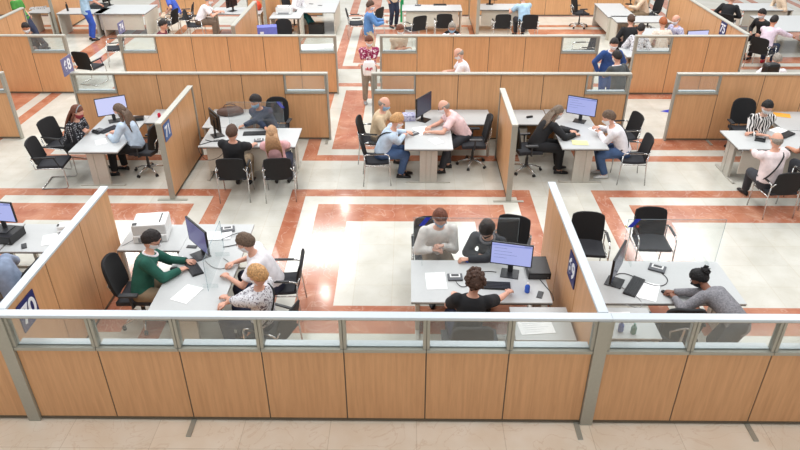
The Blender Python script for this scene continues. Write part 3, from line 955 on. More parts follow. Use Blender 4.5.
    j.ball(HP(Vector((0, .088, -.062))), (.024, .006, .008), 1, 8, 6, Rm)
    for i, s in enumerate((-1, 1)):
        fd = (W[i] - E[i]).normalized()
        low = W[i].z < E[i].z + .05
        pn = UP if (hands[i] is not None) else (Rs * s * 1.0 + UP * .2)
        if abs(fd.dot(UP)) > .9: pn = Rs * s
        fd2 = (fd * .8 + Vector((fd.x, fd.y, 0)) * .5).normalized() if hands[i] is not None else fd
        make_hand(j, off(W[i]) - fd2 * .01, fd2, pn, s, curl)
    # NB thumbs point inwards
    remesh(body, .0135, 5, j.bm)
    # ---- clothes
    g = G(); torso(g, .028, -.05 if mode == 'sit' else -.10, .512)
    for i in (0, 1):
        g.ball(off(S[i]), .082)
        if sleeves == 'none': continue
        if sleeves == 'short':
            m_ = S[i] * .3 + E[i] * .7
            g.tube([off(S[i]), off(m_)], [.081, .074], 12)
        else:
            g.tube([off(S[i]), off(S[i] * .4 + E[i] * .6), off(E[i])], [.081, .07, .064], 12); g.ball(off(E[i]), .064)
            q = W[i] if sleeves == 'long' else E[i] * .5 + W[i] * .5
            g.tube([off(E[i]), off(q * .97 + E[i] * .03)], [.064, .046], 12)
    so = g.build('shirt', 'cloth ' + shirt, body); remesh(so, .015, 4)
    g = G()
    rings = []
    for h, w, d in ((-.16, .13, .10), (-.10, .17, .125), (0, .184, .136), (.06, .176, .130)):
        c = P + (T * .35 + UP * .65) * h if mode == 'sit' else P + UP * h
        rings.append([off(c + Rv * w * math.cos(2 * PI * q / 18) * sc + (Fs * .4 + Fv * .6).normalized() * d * math.sin(2 * PI * q / 18)) for q in range(18)])
    g.loft(rings)
    for i in (0, 1):
        g.ball(off(HJ[i]), .114); g.tube([off(HJ[i]), off(KN[i])], [.112, .082], 12); g.ball(off(KN[i]), .082)
        g.tube([off(KN[i]), off(AN[i] + UP * .01)], [.080, .064], 12)
    po = g.build('trousers', 'cloth ' + pants, body); remesh(po, .017, 4)
    for i, s in enumerate((-1, 1)):
        ft = Fv if mode != 'sit' else (Fv + Rv * s * .15).normalized()
        sd = Vector((ft.y, -ft.x, 0)); g = G(); A = off(AN[i]); A.z = 0
        rings = []
        for x, w, z in ((-.075, .022, .045), (-.06, .034, .078), (-.01, .038, .092), (.05, .042, .074), (.11, .046, .056), (.165, .038, .045), (.19, .02, .032)):
            rings.append([A + ft * x + sd * (w * math.cos(2 * PI * q / 12)) + UP * (.003 + z * .5 + z * .5 * math.sin(2 * PI * q / 12)) for q in range(12)])
        g.loft(rings); g.build('shoe', shoes, body, True)
    # ---- hair
    hm = 'hair ' + haircol
    def hairshell(th, rough, freq, front=.058, slope=.72, low=-.075):
        def fn(d):
            p = head_pt(d); 
            line = slope * p.y - .006 + (.012 if abs(p.x) > .06 and p.y > 0 else 0)
            line = max(line, low) if p.y < 0 else line
            m_ = ss(-.008, .012, p.z - line)
            nn = noise.noise(p * freq + Vector(P)) * rough
            k_ = (1 + (th + nn) / .1 * m_) if m_ > 0 else 1
            return HP(p * (k_ * m_ + .90 * (1 - m_)))
        return fn
    if hair in ('short', 'long', 'curly', 'bun', 'bob', 'ponytail'):
        g = G()
        if hair == 'curly':
            head_surface(g.bm, hairshell(.034, .018, 60, low=-.1, slope=.6), 0)
            rnd = random.Random(len(label))
            for _ in range(70):
                d = Vector((rnd.gauss(0, 1), rnd.gauss(-.3, 1), rnd.gauss(.5, .8))).normalized()
                p = head_pt(d)
                if p.z > .6 * p.y - .0: g.ball(HP(p * 1.3), .016 + rnd.random() * .008, 0, 7, 5)
        elif hair == 'bun':
            head_surface(g.bm, hairshell(.018, .008, 50), 0)
            rnd = random.Random(3)
            g.ball(HP(Vector((0, -.10, .075))), .05)
            for _ in range(34):
                d = Vector((rnd.gauss(0, 1), rnd.gauss(0, 1), rnd.gauss(0, 1))).normalized()
                q = HP(Vector((0, -.10, .075)) + d * .045)
                g.tube([q, q + (Rm @ d) * .022], [.011, .004], 5)
        elif hair in ('long', 'ponytail'):
            head_surface(g.bm, hairshell(.016, .004, 40, low=-.1), 0)
            if hair == 'long':
                rnd = random.Random(len(label))
                for a_ in range(-5, 6):
                    x = a_ * .014
                    p0 = HP(Vector((x * .9, -.075, .01))); p1 = HP(Vector((x * 1.1, -.095, -.09)))
                    bk = off(Nk) - Fs * (.105) + Rs * (x * 1.7) - T * .02
                    g.tube([p0, p1, bk, bk - T * (.17 + rnd.random() * .05) - Fs * .015], [.024, .024, .023, .008], 7)
                for s in (-1, 1):
                    p0 = HP(Vector((s * .07, .0, .0))); g.tube([p0, HP(Vector((s * .082, -.02, -.08))), off(Nk) + Rs * s * .10 - T * .05 - Fs * .03, off(Nk) + Rs * s * .1 - T * .2 - Fs * .05], [.02, .024, .022, .008], 7)
            else:
                g.tube([HP(Vector((0, -.1, .02))), HP(Vector((0, -.14, -.03))), off(Nk) - Fs * .12 - T * .08, off(Nk) - Fs * .13 - T * .2], [.02, .03, .026, .008], 8)
        elif hair == 'bob':
            head_surface(g.bm, hairshell(.026, .008, 30, low=-.115, slope=.5), 0)
        else:
            head_surface(g.bm, hairshell(.017, .009, 48), 0)
        g.build('hair', hm, body, True)
    elif hair == 'bald':
        g = G()
        def fn(d):
            p = head_pt(d); line = .72 * p.y - .006
            m_ = ss(-.006, .01, p.z - line) * (1 - ss(.0, .03, p.z - .025)) * ss(.05, .02, p.y)
            return HP(p * (1.05 * m_ + .92 * (1 - m_)))
        head_surface(g.bm, fn, 0); g.build('hair', hm, body, True)
    if mask:
        g = G()
        def fn(d):
            p = head_pt(d)
            m_ = ss(.0, .02, p.y) * ss(-.118, -.10, p.z) * (1 - ss(-.02, -.004, p.z))
            b = Vector((p.x, p.y * 1.0, p.z))
            q = Vector((p.x * 1.07, p.y * 1.06 + .012 * math.exp(-(p.x / .03) ** 2), p.z * 1.03))
            return HP(q * m_ + b * .9 * (1 - m_))
        head_surface(g.bm, fn, 0)
        for s in (-1, 1): g.tube([HP(Vector((s * .06, .045, -.035))), HP(Vector((s * .083, .0, -.0)))], .003, 5)
        g.build('face_mask', 'mask ' + mask, body, True)
    if glasses:
        g = G()
        for s in (-1, 1):
            c = Vector((s * .032, .096, .010))
            g.tube([HP(c + Vector((.024 * math.cos(a), 0, .018 * math.sin(a)))) for a in [2 * PI * q / 12 for q in range(12)]], .003, 5, closed=True)
            g.tube([HP(c + Vector((s * .024, 0, .004))), HP(Vector((s * .08, .0, .01)))], .0028, 5)
        g.tube([HP(Vector((-.009, .098, .014))), HP(Vector((.009, .098, .014)))], .003, 5)
        g.build('glasses', 'black plastic', body, True)
    if headband:
        g = G(); g.tube([HP(Vector((.083 * math.cos(a), .03 + .0 * a, .02 + .115 * math.sin(a)))) for a in [PI * q / 12 for q in range(13)]], .01, 6); g.build('headband', headband, body, True)
    if shield:
        g = G()
        def fnv(a, b):
            an = (a - .5) * 2.2
            p = Vector((.115 * math.sin(an), .03 + .10 * math.cos(an), .06 - .2 * b))
            return HP(p), (Rm @ Vector((math.sin(an), math.cos(an), 0)))
        g.sheet(fnv, 10, 4, .002); g.build('face_shield', 'acrylic', body, True)
    if strap:
        g = G()
        a0 = Nk + Rs * (.1 * strap[0]) + T * 0; pts = []
        for q in range(13):
            f = q / 12
            ang = -PI * .5 + (f - .5) * 0
            h = .49 - .43 * f
            x = .12 * strap[0] * (1 - 2.2 * f)
            w = .165
            y = -math.sqrt(max(.0, 1 - min(1, (x / w) ** 2))) * (.125 if q > 0 else .06) - .012
            c = P + T * h * scale - Fs * (back_bend * math.sin(PI * h / .5))
            pts.append(off(c + Rs * x + Fs * y))
        g.tube([off(Nk + Rs * .09 * strap[0] + Fs * .07 - T * .02)] + pts + [off(P + T * .1 - Rs * .19 * strap[0] + Fs * .03)], .013, 6); g.build('strap', strap[1], body, True)
    if collar:
        g = G(); g.tube([off(Nk + T * .005 + (Rs * math.cos(a) * .09 + Fs * (.085 * math.sin(a) + .01)) ) for a in [2 * PI * q / 14 for q in range(14)]], .016, 6, closed=True); g.build('collar', 'cloth ' + collar, body, True)
    return body, dict(P=P, W=[o0 + (x - o0) * K for x in W])

# ------------------------------------------------------------ layout
D = .75
VC = make_visitor(); VCu = [False]
CC = make_cantilever(); CCu = [False]
SW = make_swivel(); SWu = [False]
def vis(x, y, deg, label, group=None): return stamp(VC, VCu, (x, y, 0), deg - 90, label, group)
def cant(x, y, deg, label, group=None): return stamp(CC, CCu, (x, y, 0), deg - 90, label, group)
def swi(x, y, deg, label, group=None): return stamp(SW, SWu, (x, y, 0), deg - 90, label, group)

# ======== front left bay (cut by the left edge)
make_desk(2.2, .9, 'white desk at the far left holding the monitor on a black computer', (-6.35, 2.12, 0), 90)
side_table(-5.88, -5.06, 2.42, 3.2, 'white side table beside the number 70 partition, left of it')
pc_box('black desktop computer lying flat under the far left monitor', (-5.98, 2.78, D), -8, (.46, .34, .13))
make_monitor('screen lilac', 'monitor with a lilac screen at the far left edge on a black computer box', (-5.98, 2.82, D + .131), -98, .54, .33)
phone('black mobile phone on the white desk beside the steel blue shirt person', (at(24, 246, D).x, at(24, 246, D).y, .746), 30)
keyboard('black keyboard at the elbow of the steel blue shirt person', (-6.25, 1.75, D + .001), 95)
paper('white paper sheet on the side table left of the number 70 partition', (-5.3, 2.75, .746), 20, lines=False)
printer('white printer whose corner shows just left of the number 70 partition', (-5.18, 3.02, .746), 10, (.2, .2, .1))
swi(-5.25, 1.65, 178, 'black swivel chair against the left side of the number 70 partition')
person('person in steel blue shirt leaning left at the far left desk, head outside the photo', (-5.22, 1.6), 178, ('w', -5.5, 1.66), (at(17, 254, .8), None) and (('w', -5.85, 2.1, .80), ('w', -5.7, 2.2, .80)), skin='tan', shirt='steel', pants='brown', hair='short', haircol='dark')

# ======== front middle bay, left desk
make_desk(2.3, .92, 'white desk with papers between the green sweater man and the two visitors', (-2.82, 2.06, 0), 90)
side_table(-4.2, -3.285, 2.47, 3.2, 'white side table carrying the white printer')
printer('white laser printer on the side table behind the green sweater man', (-3.8, 2.88, .746), 8)
cable('grey cable hanging from the white laser printer', [(-4.02, 2.72, .78), (-4.12, 2.62, .75), (-4.22, 2.55, .756), (-4.24, 2.5, .6), (-4.22, 2.5, .3), (-4.2, 2.5, .02)], .006, 'cable grey')
make_monitor('screen violet', 'monitor with dark violet screen angled towards the green sweater man', (-2.94, 2.34, D + .001), 222, .6, .38)
keyboard('black keyboard in front of the green sweater man', (-2.97, 2.03, D + .001), 124)
mouse('black computer mouse by the hand of the green sweater man', (at(174, 269, D).x, at(174, 269, D).y, D), 110)
phone('black mobile phone on the desk above the keyboard of the green sweater man', (at(192, 247, D).x, at(192, 247, D).y, D + .001), 85)
paper('white sheet lying on the desk below the keyboard of the green sweater man', (at(187, 294, D).x, at(187, 294, D).y, D), -22, .26, .36)
paper('small white card under the hand of the green sweater man', (at(178, 261, D).x, at(178, 261, D).y, D), 20, .16, .18, lines=False)
paper('stack of white sheets in front of the white shirt visitor, left of his arm', (at(219, 236, D).x, at(219, 236, D).y, D + .006), 5, .36, .24, lines=False)
card_reader('grey card reader behind the violet monitor', (at(228, 230, D).x, at(228, 230, D).y, D), 15)
acrylic('clear acrylic screen standing on the desk of the green sweater man', -2.62, 1.95, 92, 1.0, .5)
cable('black cable loop behind the violet monitor', [(-2.75, 2.75, .757), (-2.55, 2.95, .78), (-2.35, 2.9, .8), (-2.3, 2.75, .757), (-2.5, 2.6, .757), (-2.68, 2.55, .757)], .006)
cable('grey cable curling on the desk in front of the violet monitor', [(-2.85, 2.2, .757), (-2.7, 2.0, .757), (-2.5, 1.95, .757), (-2.45, 2.15, .757), (-2.6, 2.25, .757)], .005, 'cable grey')
swi(-3.68, 1.78, 2, 'black swivel chair of the green sweater man')
person('person in dark green sweater with glasses typing beside the white printer', (-3.60, 1.74), 5, (151, 240), (('w', -3.07, 2.13, .80), ('w', -3.1, 1.9, .80)), shirt='green', pants='khaki', glasses=True, collar='white', hair='short', haircol='dark', tilt=28, skin='fair')
vis(-1.76, 2.08, 182, 'black visitor chair behind the white shirt visitor at the front')
person('person in white shirt with folded arms visiting the green sweater man', (-1.86, 1.98), 180, (246, 243), (('w', -2.42, 1.75, .80), ('w', -2.42, 2.08, .80)), shirt='white', sleeves='short', pants='darkjean', haircol='brownish', tilt=25, mask='white')
vis(-1.72, 1.02, 158, 'black visitor chair behind the blonde woman in the patterned blouse')
person('person with blonde bob and patterned white blouse seen from behind', (-1.86, 1.12), 160, (258, 276), (('w', -2.4, 1.3, .80), ('w', -2.38, 1.1, .80)), shirt='bloom', sleeves='half', pants='darkjean', hair='bob', haircol='blonde', female=True, strap=(1, 'black plastic'), mask='white')

# ======== front middle bay, right desk
make_desk(1.81, .97, 'white desk where the curly haired person in black works', (.943, 1.765, 0), 0)
side_table(1.28, 2.0, .56, 1.2, 'white side table with papers right of the curly haired person')
paper('white document sheet on the side table behind the foreground glass', (1.55, .85, .746), 6, .42, .36)
make_monitor('screen lilac', 'monitor with a bright lilac screen beside the curly haired person', (1.38, 1.93, D + .001), -103, .56, .35)
pc_box('black desktop computer on the desk right of the bright lilac monitor', (1.76, 2.0, D), 0, (.3, .42, .1))
keyboard('dark keyboard at the right of the curly haired person', (1.17, 1.63, D + .001), -4, L=.36)
paper('white sheet of paper lying left of the curly haired person', (at(436, 281, D).x, at(436, 281, D).y, D), 3, .27, .38, lines=False)
card_reader('small grey card reader left of the curly head', (at(455, 278, D).x, at(455, 278, D).y, D), 2)
bottle('small blue bottle beside the black mobile phone and the monitor foot', (at(527, 292, D).x, at(527, 292, D).y, D), 'blue bottle', .15)
phone('black mobile phone on the desk right of the blue bottle', (at(540, 295, D).x, at(540, 295, D).y, D + .001), -20)
acrylic('clear acrylic screen with a blue sticker in front of the white jacket visitor', .78, 2.2, 0, 1.42, .71, (-.55, False))
cable('black cable from the card reader by the curly head', [(.63, 1.72, .78), (.66, 1.62, .757), (.78, 1.55, .757), (.9, 1.9, .757), (1.05, 2.0, .757), (1.2, 1.95, .757)], .005)
cable('black cable running off the desk behind the black mobile phone', [(1.76, 1.8, .757), (1.82, 1.6, .757), (1.9, 1.45, .757), (1.86, 1.32, .757)], .005)
swi(.74, .72, 92, 'black swivel chair of the curly haired person seen through the foreground glass')
person('person with curly brown hair in black tee shirt seen from behind at the desk', (.72, .86), 92, (475, 282), (('w', .58, 1.36, .80), ('w', 1.36, 1.48, .80)), shirt='black', sleeves='short', pants='darkjean', hair='curly', haircol='curly', female=True)
vis(.34, 2.86, -88, 'dark chair of the white jacket visitor')
person('person in white jacket and blue mask handling something at the front desk', (.40, 2.74), -80, (440, 218), (('w', .48, 2.42, .88), ('w', .36, 2.38, .84)), shirt='offwhite', pants='khaki', haircol='auburn', mask='blue', hair='short', tilt=30)
_m = mouse('small blue rounded item on the desk edge before the dark haired woman in black', (at(467, 261, D).x, at(467, 261, D).y, D), 15, mat='blue bottle')
_m.name = 'desk_gadget'; _m['category'] = 'gadget'
vis(1.52, 2.92, -108, 'black visitor chair right of the dark haired woman at the front desk')
person('person with dark hair in black cardigan looking down at the front desk', None, -112, (487, 229), (('w', .82, 2.2, .80), ('w', 1.0, 2.3, .80)), shirt='charcoal', pants='darkjean', hair='bob', haircol='dark', mask='black', female=True, tilt=42, collar='grey', lean=28)

# ======== front right bay
make_desk(1.85, .97, 'white desk where the grey sweater woman leans', (3.385, 1.765, 0), 0)
side_table(2.40, 3.02, .6, 1.2, 'white side table with two small bottles behind the foreground glass')
bottle('pale blue bottle on the right side table behind the foreground glass', (2.56, .74, .746), 'pale blue bottle', .15, 'pale blue bottle')
bottle('pale green bottle on the right side table behind the foreground glass', (2.70, .70, .746), 'green bottle', .15, 'green bottle')
paper('white sheet on the small table by the thick grey foreground post', (2.62, 1.0, .746), 0, .3, .2, lines=False)
make_monitor('screen dim', 'monitor seen edge-on right of the number 69 partition', (2.74, 1.74, D + .001), -30, .58, .37, base='black plastic')
keyboard('dark keyboard lying slanted between the edge-on monitor and white papers', (at(634, 287, D).x, at(634, 287, D).y, D + .001), 57, L=.46)
paper('white sheets right of the slanted keyboard', (at(647, 291, D).x, at(647, 291, D).y, D), -25, .28, .4, lines=False)
card_reader('grey calculator-like reader on the desk near the bun of the grey sweater woman', (at(657, 269, D).x, at(657, 269, D).y, D), -28, 1.1)
cable('black cable from the grey reader on the right front desk', [(3.42, 1.98, .757), (3.5, 1.85, .757), (3.45, 1.7, .757), (3.3, 1.62, .757), (3.1, 1.75, .757), (2.95, 2.0, .757), (2.8, 1.9, .757)], .005)
cable('grey cable looping over the edge of the right front desk', [(2.75, 1.7, .757), (2.95, 1.45, .757), (3.0, 1.28, .757), (2.95, 1.22, .70), (2.85, 1.2, .757), (2.75, 1.25, .757)], .005, 'cable grey')
mouse('black computer mouse under the hand of the grey sweater woman', (3.34, 1.5, D), 40)
swi(3.34, 1.08, 88, 'empty black swivel chair whose back shows behind the foreground glass')
acrylic('clear acrylic screen with a blue and yellow sticker on the right front desk', 3.6, 2.2, 0, 1.3, .70, (-.56, True))
person('person in grey sweater with black mask and dark bun leaning over the front desk', (4.0, .84, .80), 160, (691, 273), (('w', 3.40, 1.34, .80), ('w', 3.42, 1.46, .80)), mode='stand', feet=((4.1, .62), (4.12, .86)), shirt='marl', pants='charcoal', hair='bun', haircol='black', skin='brown', mask='black', female=True, tilt=38, twist=-10)
vis(2.72, 3.02, -96, 'empty black visitor chair right of the number 69 partition')
vis(3.74, 3.18, -92, 'empty black visitor chair behind the blue and yellow sticker')

# ======== second row, far left desk
make_desk(1.85, .93, 'white desk between the polka dot woman and the light blue blouse woman', (-5.93, 6.76, 0), 90)
side_table(-5.46, -4.95, 7.3, 8.06, 'white side table with a red can left of the number 71 partition')
make_monitor('screen white', 'big white-screened monitor between the polka dot and light blue women', (-6.1, 7.38, D + .001), -62, .6, .38, lines=False)
t = bottle('small red and white can on the side table left of partition 71', (-5.24, 7.6, .746), 'red ink', .12)
slab('storage_box', 'black box on the desk behind the head of the light blue blouse woman', 'box', (-5.62, 7.45, D), 15, (.2, .16, .06), 'black plastic')
desk_phone('black desk phone between the hands of the two women at the far left desk', (at(99, 132, D).x, at(99, 132, D).y, D), 60)
paper('crumpled white paper on the desk near the light blue blouse woman', (at(101, 142, D).x, at(101, 142, D).y, D), 30, .2, .25)
keyboard('dark keyboard under the white-screened monitor', (at(109, 130, D).x, at(109, 130, D).y, D + .001), 60, L=.4)
cant(-6.82, 6.02, 6, 'empty black cantilever chair at the left end of the second row')
cant(-7.02, 6.92, -14, 'black cantilever chair of the polka dot woman')
person('person in black polka dot blouse with long auburn hair and red mask', None, -8, (77, 112), (('w', -6.42, 6.72, .84), ('w', -6.4, 6.62, .82)), shirt='polka', pants='black', hair='long', haircol='auburn', mask='red', female=True, headband='grey plastic', tilt=20, lean=24)
swi(-5.22, 6.52, 172, 'black swivel chair of the light blue blouse woman')
person('person in light blue blouse with long brown hair facing the polka dot woman', (-5.36, 6.5), 174, (120, 111), (('w', -5.86, 6.5, .80), ('w', -5.82, 6.72, .80)), shirt='lightblue', pants='black', hair='long', haircol='brownish', female=True, feet=((-5.85, 6.35), (-5.75, 6.62)), mask='white')

# ======== second row, desk of the man in dark blue
make_desk(1.86, .92, 'white desk in front of the dark blue shirt man with two visitors', (-3.09, 6.56, 0), 0, modesty=-1)
side_table(-4.2, -3.32, 7.05, 8.08, 'white side table with a brown leather bag')
t = thing('leather_bag', 'crumpled brown leather bag on the side table of the dark blue shirt man', 'bag', (-3.78, 7.78, .746), 10)
g = G()
g.loft([[(x * s, y * s2 * .14, z) for x, y in [(math.cos(2 * PI * q / 16), math.sin(2 * PI * q / 16)) for q in range(16)]] for s, s2, z in ((.25, 1, 0), (.28, 1.15, .04), (.27, 1.0, .10), (.22, .8, .14), (.16, .35, .16))])
for v in g.bm.verts: v.co += Vector((noise.noise(v.co * 9), noise.noise(v.co * 9 + Vector((5, 0, 0))), noise.noise(v.co * 9 + Vector((0, 5, 0))) * .6)) * .035; v.co.z = max(.001, v.co.z)
g.build('pouch', 'brown leather', t, True)
g = G(); g.tube([(-.14, 0, .14), (-.1, .03, .2), (0, .04, .22), (.1, .03, .2), (.14, 0, .14)], .01); g.build('handle', 'brown leather', t, True)
make_monitor('screen dim', 'monitor turned away on the desk of the dark blue shirt man', (-3.78, 6.62, D + .001), 34, .56, .36, base='black plastic')
cable('black cables tangled at the foot of the turned-away monitor', [(-3.95, 6.4, .757), (-3.8, 6.3, .757), (-3.6, 6.35, .757), (-3.7, 6.45, .757), (-3.9, 6.25, .757), (-4.0, 6.15, .757)], .007)
cable('grey cable loop hanging below the desk edge by partition 71', [(-4.0, 6.2, .757), (-4.05, 6.1, .74), (-3.95, 6.05, .45), (-3.7, 6.05, .5), (-3.55, 6.05, .6), (-3.5, 6.07, .70)], .006)
keyboard('black keyboard in front of the dark blue shirt man', (at(255, 134, D).x, at(255, 134, D).y, D + .001), 4, L=.46)
card_reader('small card reader between the two visitors of the dark blue shirt man', (at(259, 141, D).x, at(259, 141, D).y, D), 10, .9)
swi(-2.82, 7.6, -96, 'black swivel chair behind the dark blue shirt man')
acrylic('clear acrylic screen with a blue sticker on the desk of the dark blue shirt man', -3.05, 6.98, 180, 1.1, .56, (-.5, False))
person('person in dark blue shirt and blue mask seated facing his two visitors', (-2.88, 7.38), -108, (256, 102), (('w', -3.35, 7.0, .80), ('w', -2.86, 6.86, .82)), shirt='navy', sleeves='long', pants='charcoal', haircol='dark', mask='blue', skin='tan', tilt=25, look=-130)
vis(-3.22, 5.5, 94, 'black visitor chair of the person in the black tee shirt')
person('person in black tee shirt with short brown hair seen from behind', (-3.22, 5.62), 88, (232, 133), (('w', -3.35, 6.16, .80), ('w', -2.92, 6.12, .80)), shirt='black', sleeves='short', pants='khaki', haircol='brown')
vis(-2.38, 5.52, 96, 'black visitor chair of the person with long fair hair')
person('person with long fair hair in pink top seen from behind', (-2.42, 5.68), 95, (272, 134), (('w', -2.68, 6.12, .80), ('w', -2.3, 6.14, .80)), shirt='palepink', sleeves='half', pants='darkjean', hair='long', haircol='fairlong', female=True, mask='white')

# ======== second row, desk of the pink shirt man
make_desk(2.05, .92, 'white desk between the pink shirt man and his two visitors', (.38, 7.03, 0), 90)
side_table(.85, 1.7, 7.26, 8.08, 'white side table behind the pink shirt man', cabinet=None)
make_monitor('screen dim', 'dark monitor seen obliquely on the desk of the pink shirt man', (.30, 7.46, D + .001), -32, .58, .4, base='black plastic')
slab('paper_box', 'white and lilac box on the desk corner beside the tan shirt man', 'box', (-.0, 7.5, D), 5, (.26, .22, .12), 'cloth violet')
paper('white sheet under the hands of the pink shirt man', (.28, 6.9, D), 20, .3, .4)
paper('white sheet at the near end of the desk of the pink shirt man', (at(436, 141, D).x, at(436, 141, D).y, D), -60, .28, .2, lines=False)
card_reader('small grey reader on the desk between light blue shirt visitor and pink shirt man', (at(414, 134, D).x, at(414, 134, D).y, D), 40, .9)
swi(1.3, 6.9, 180, 'black swivel chair of the pink shirt man')
person('person in pale pink shirt with glasses and grey bald head leaning over papers', None, 178, (444, 107), (('w', .40, 6.72, .80), ('w', .42, 6.98, .80)), shirt='pink', sleeves='short', pants='charcoal', hair='bald', haircol='grey', glasses=True, skin='fair', feet=((.66, 6.5), (.8, 6.75)), belly=.03, lean=38)
vis(-.62, 6.2, 4, 'black visitor chair of the light blue shirt visitor with crossbody strap')
person('person with short blonde hair in light blue shirt and crossbody strap', (-.52, 6.26), 8, (397, 121), (('w', -.04, 6.62, .84), ('w', -.1, 6.5, .82)), shirt='lightblue', pants='denim', hair='bob', haircol='blonde', female=True, strap=(1, 'black plastic'), feet=((-.12, 6.42), (-.16, 6.3)), mask='white')
vis(-.74, 7.14, -6, 'black visitor chair of the bald man in the tan shirt')
person('person in tan shirt with bald head and blue mask', (-.64, 7.14), -10, (384, 104), (('w', -.22, 7.0, .82), ('w', -.25, 6.9, .80)), shirt='tan', sleeves='short', pants='taupe', hair='bald', haircol='grey', mask='blue', tilt=22)

# ======== second row, desk of the woman in black
make_desk(2.05, .88, 'white desk between the woman in black and the white shirt visitor', (3.34, 7.07, 0), 90)
side_table(1.93, 2.88, 7.26, 8.08, 'white side table with drawer unit left of the woman in black', cabinet=-.9)
make_monitor('screen lilac', 'monitor with a lilac screen above the woman in black', (3.52, 7.42, D + .001), -116, .60, .38, lines=True)
keyboard('dark keyboard in front of the woman in black', (at(568, 130, D).x, at(568, 130, D).y, D + .001), -40, L=.42)
paper('pale yellow sheet at the near end of the desk of the woman in black', (at(580, 143, D).x, at(580, 143, D).y, D + .003), 85, .2, .3, mat='yellow card', lines=False)
paper('white leaflet with red print on the desk before the white shirt visitor', (at(597, 130, D).x, at(597, 130, D).y, D), 30)
slab('stapler', 'small black stapler-like item on the side table of the woman in black', 'stapler', (2.52, 7.62, .746), 20, (.14, .04, .04), 'black plastic')
swi(2.36, 6.62, 6, 'black swivel chair of the woman in black')
person('person in black jacket with long ash brown hair writing at the second row desk', (2.50, 6.62), 10, (557, 112), (('w', 3.2, 6.78, .80), ('w', 3.25, 6.6, .80)), shirt='black', pants='black', hair='long', haircol='ash', female=True, feet=((3.0, 6.7), (2.98, 6.5)), mask='white')
vis(4.3, 6.28, 178, 'black visitor chair of the white shirt visitor with jeans')
person('person in white shirt and jeans with black crossbody strap leaning on the desk', (4.16, 6.38), 172, (609, 118), (('w', 3.72, 6.62, .84), ('w', 3.72, 6.75, .9)), shirt='white', pants='denim', haircol='brownish', strap=(1, 'black plastic'), shoes='white plastic', mask='white', feet=((3.85, 6.3), (3.82, 6.5)))
vis(4.42, 7.36, 190, 'empty black visitor chair behind the white shirt visitor with jeans')

# ======== second row, far right desk
make_desk(2.1, .9, 'white desk with an orange folder near the zebra blouse woman', (7.26, 6.5, 0), 0, modesty=-1)
side_table(7.5, 8.35, 6.98, 8.0, 'white side table with the orange folder')
paper('orange folder on the side table near the zebra blouse woman', (at(782, 115, D).x, at(782, 115, D).y, .746), 70, .24, .32, mat='orange card', lines=False, name='folder', cat='folder')
make_monitor('screen dim', 'black monitor cut off by the right edge of the photo', (7.92, 6.75, D + .001), 150, .56, .36, base='black plastic')
desk_phone('black desk phone between zebra blouse woman and bald visitor', (at(760, 140, D).x, at(760, 140, D).y, D), 62)
paper('white sheets under the arm of the zebra blouse woman', (at(782, 132, D).x, at(782, 132, D).y, D), 30, .3, .4)
keyboard('black keyboard at the right end of the zebra blouse woman\'s desk', (at(785, 136, D).x, at(785, 136, D).y, D + .012), 35, L=.46)
swi(7.02, 7.58, -92, 'black swivel chair behind the zebra blouse woman')
person('person in zebra patterned blouse with black cap and clear face shield', None, -92, (767, 107), (('w', 6.72, 6.72, .80), ('w', 6.92, 6.6, .80)), shirt='zebra', sleeves='half', pants='black', haircol='black', hair='short', shield=True, mask='white', tilt=26, female=True, belly=.03)
vis(6.50, 5.0, 95, 'black visitor chair of the bald visitor with crossbody strap at right')
person('bald person in white shirt with crossbody strap seen from behind at right', (6.36, 5.08), 92, ('w', 6.34, 5.16), (('w', 6.35, 5.95, .80), ('w', 7.0, 6.1, .80)), shirt='blush', pants='charcoal', hair='bald', haircol='grey', strap=(1, 'black plastic'), belly=.03, feet=((6.33, 5.66), (6.76, 5.68)))
vis(7.3, 5.3, 90, 'black visitor chair cut off by the right edge of the photo')
person('person at the right edge of whom only an arm shows', (7.42, 5.45), 95, ('w', 7.45, 5.62), (('w', 7.12, 6.0, .80), ('w', 7.6, 6.0, .80)), shirt='charcoal', sleeves='short', pants='charcoal', skin='tan', haircol='dark')

# ======== aisle and people between the partitions
b, info = person('standing person in magenta flowery shirt holding a white bag', (-.98, 10.42), -82, (369, 41), (('w', -1.1, 10.1, 1.12), ('w', -.84, 10.08, 1.1)), mode='stand', shirt='magenta', sleeves='short', pants='taupe', haircol='auburn', mask='white', shoes='grey plastic', female=True, tilt=24, feet=((-.86, 10.35), (-1.1, 10.48)), look=-60)
t = thing('shopping_bag', 'white plastic bag with red print held by the magenta shirt person', 'bag', (-.95, 10.02, .86), 8)
g = G(); g.loft([[(x * a, y * .045 * b_, z) for x, y in [(math.cos(2 * PI * q / 14), math.sin(2 * PI * q / 14)) for q in range(14)]] for a, b_, z in ((.13, .5, 0), (.15, 1, .05), (.16, 1, .2), (.14, .7, .3), (.11, .5, .36))]); g.build('bag_body', 'paper', t, True)
g = G()
for k in range(5): g.box((-.08 + k * .035, -.052, .17 + .012 * math.sin(k * 2)), (.022, .006, .05 + .02 * (k % 2)))
g.build('red_print', 'red ink', t)
g = G(); g.tube([(-.07, 0, .35), (-.05, 0, .43), (.03, 0, .43), (.06, 0, .35)], .008); g.build('handle', 'paper', t, True)
o_, i_ = person('bald old person in white shirt standing behind the middle partition of the second row', None, 178, (459, 54), (('w', .80, 9.1, 1.16), ('w', .84, 9.3, 1.2)), mode='stand', shirt='white', sleeves='short', pants='charcoal', hair='bald', haircol='grey', mask='white', tilt=35, lean=16)
t = thing('standing_pedestal', 'narrow high counter holding white papers before the bald old person', 'counter', (.66, 9.2, 0), 0)
g = G(); g.bb(-.2, .2, -.25, .25, 1.08, 1.11); g.build('counter_top', 'laminate', t, bevel=.004)
g = G(); g.bb(-.16, .16, -.2, .2, 0, 1.08); g.build('column', 'panel beige', t, bevel=.006)
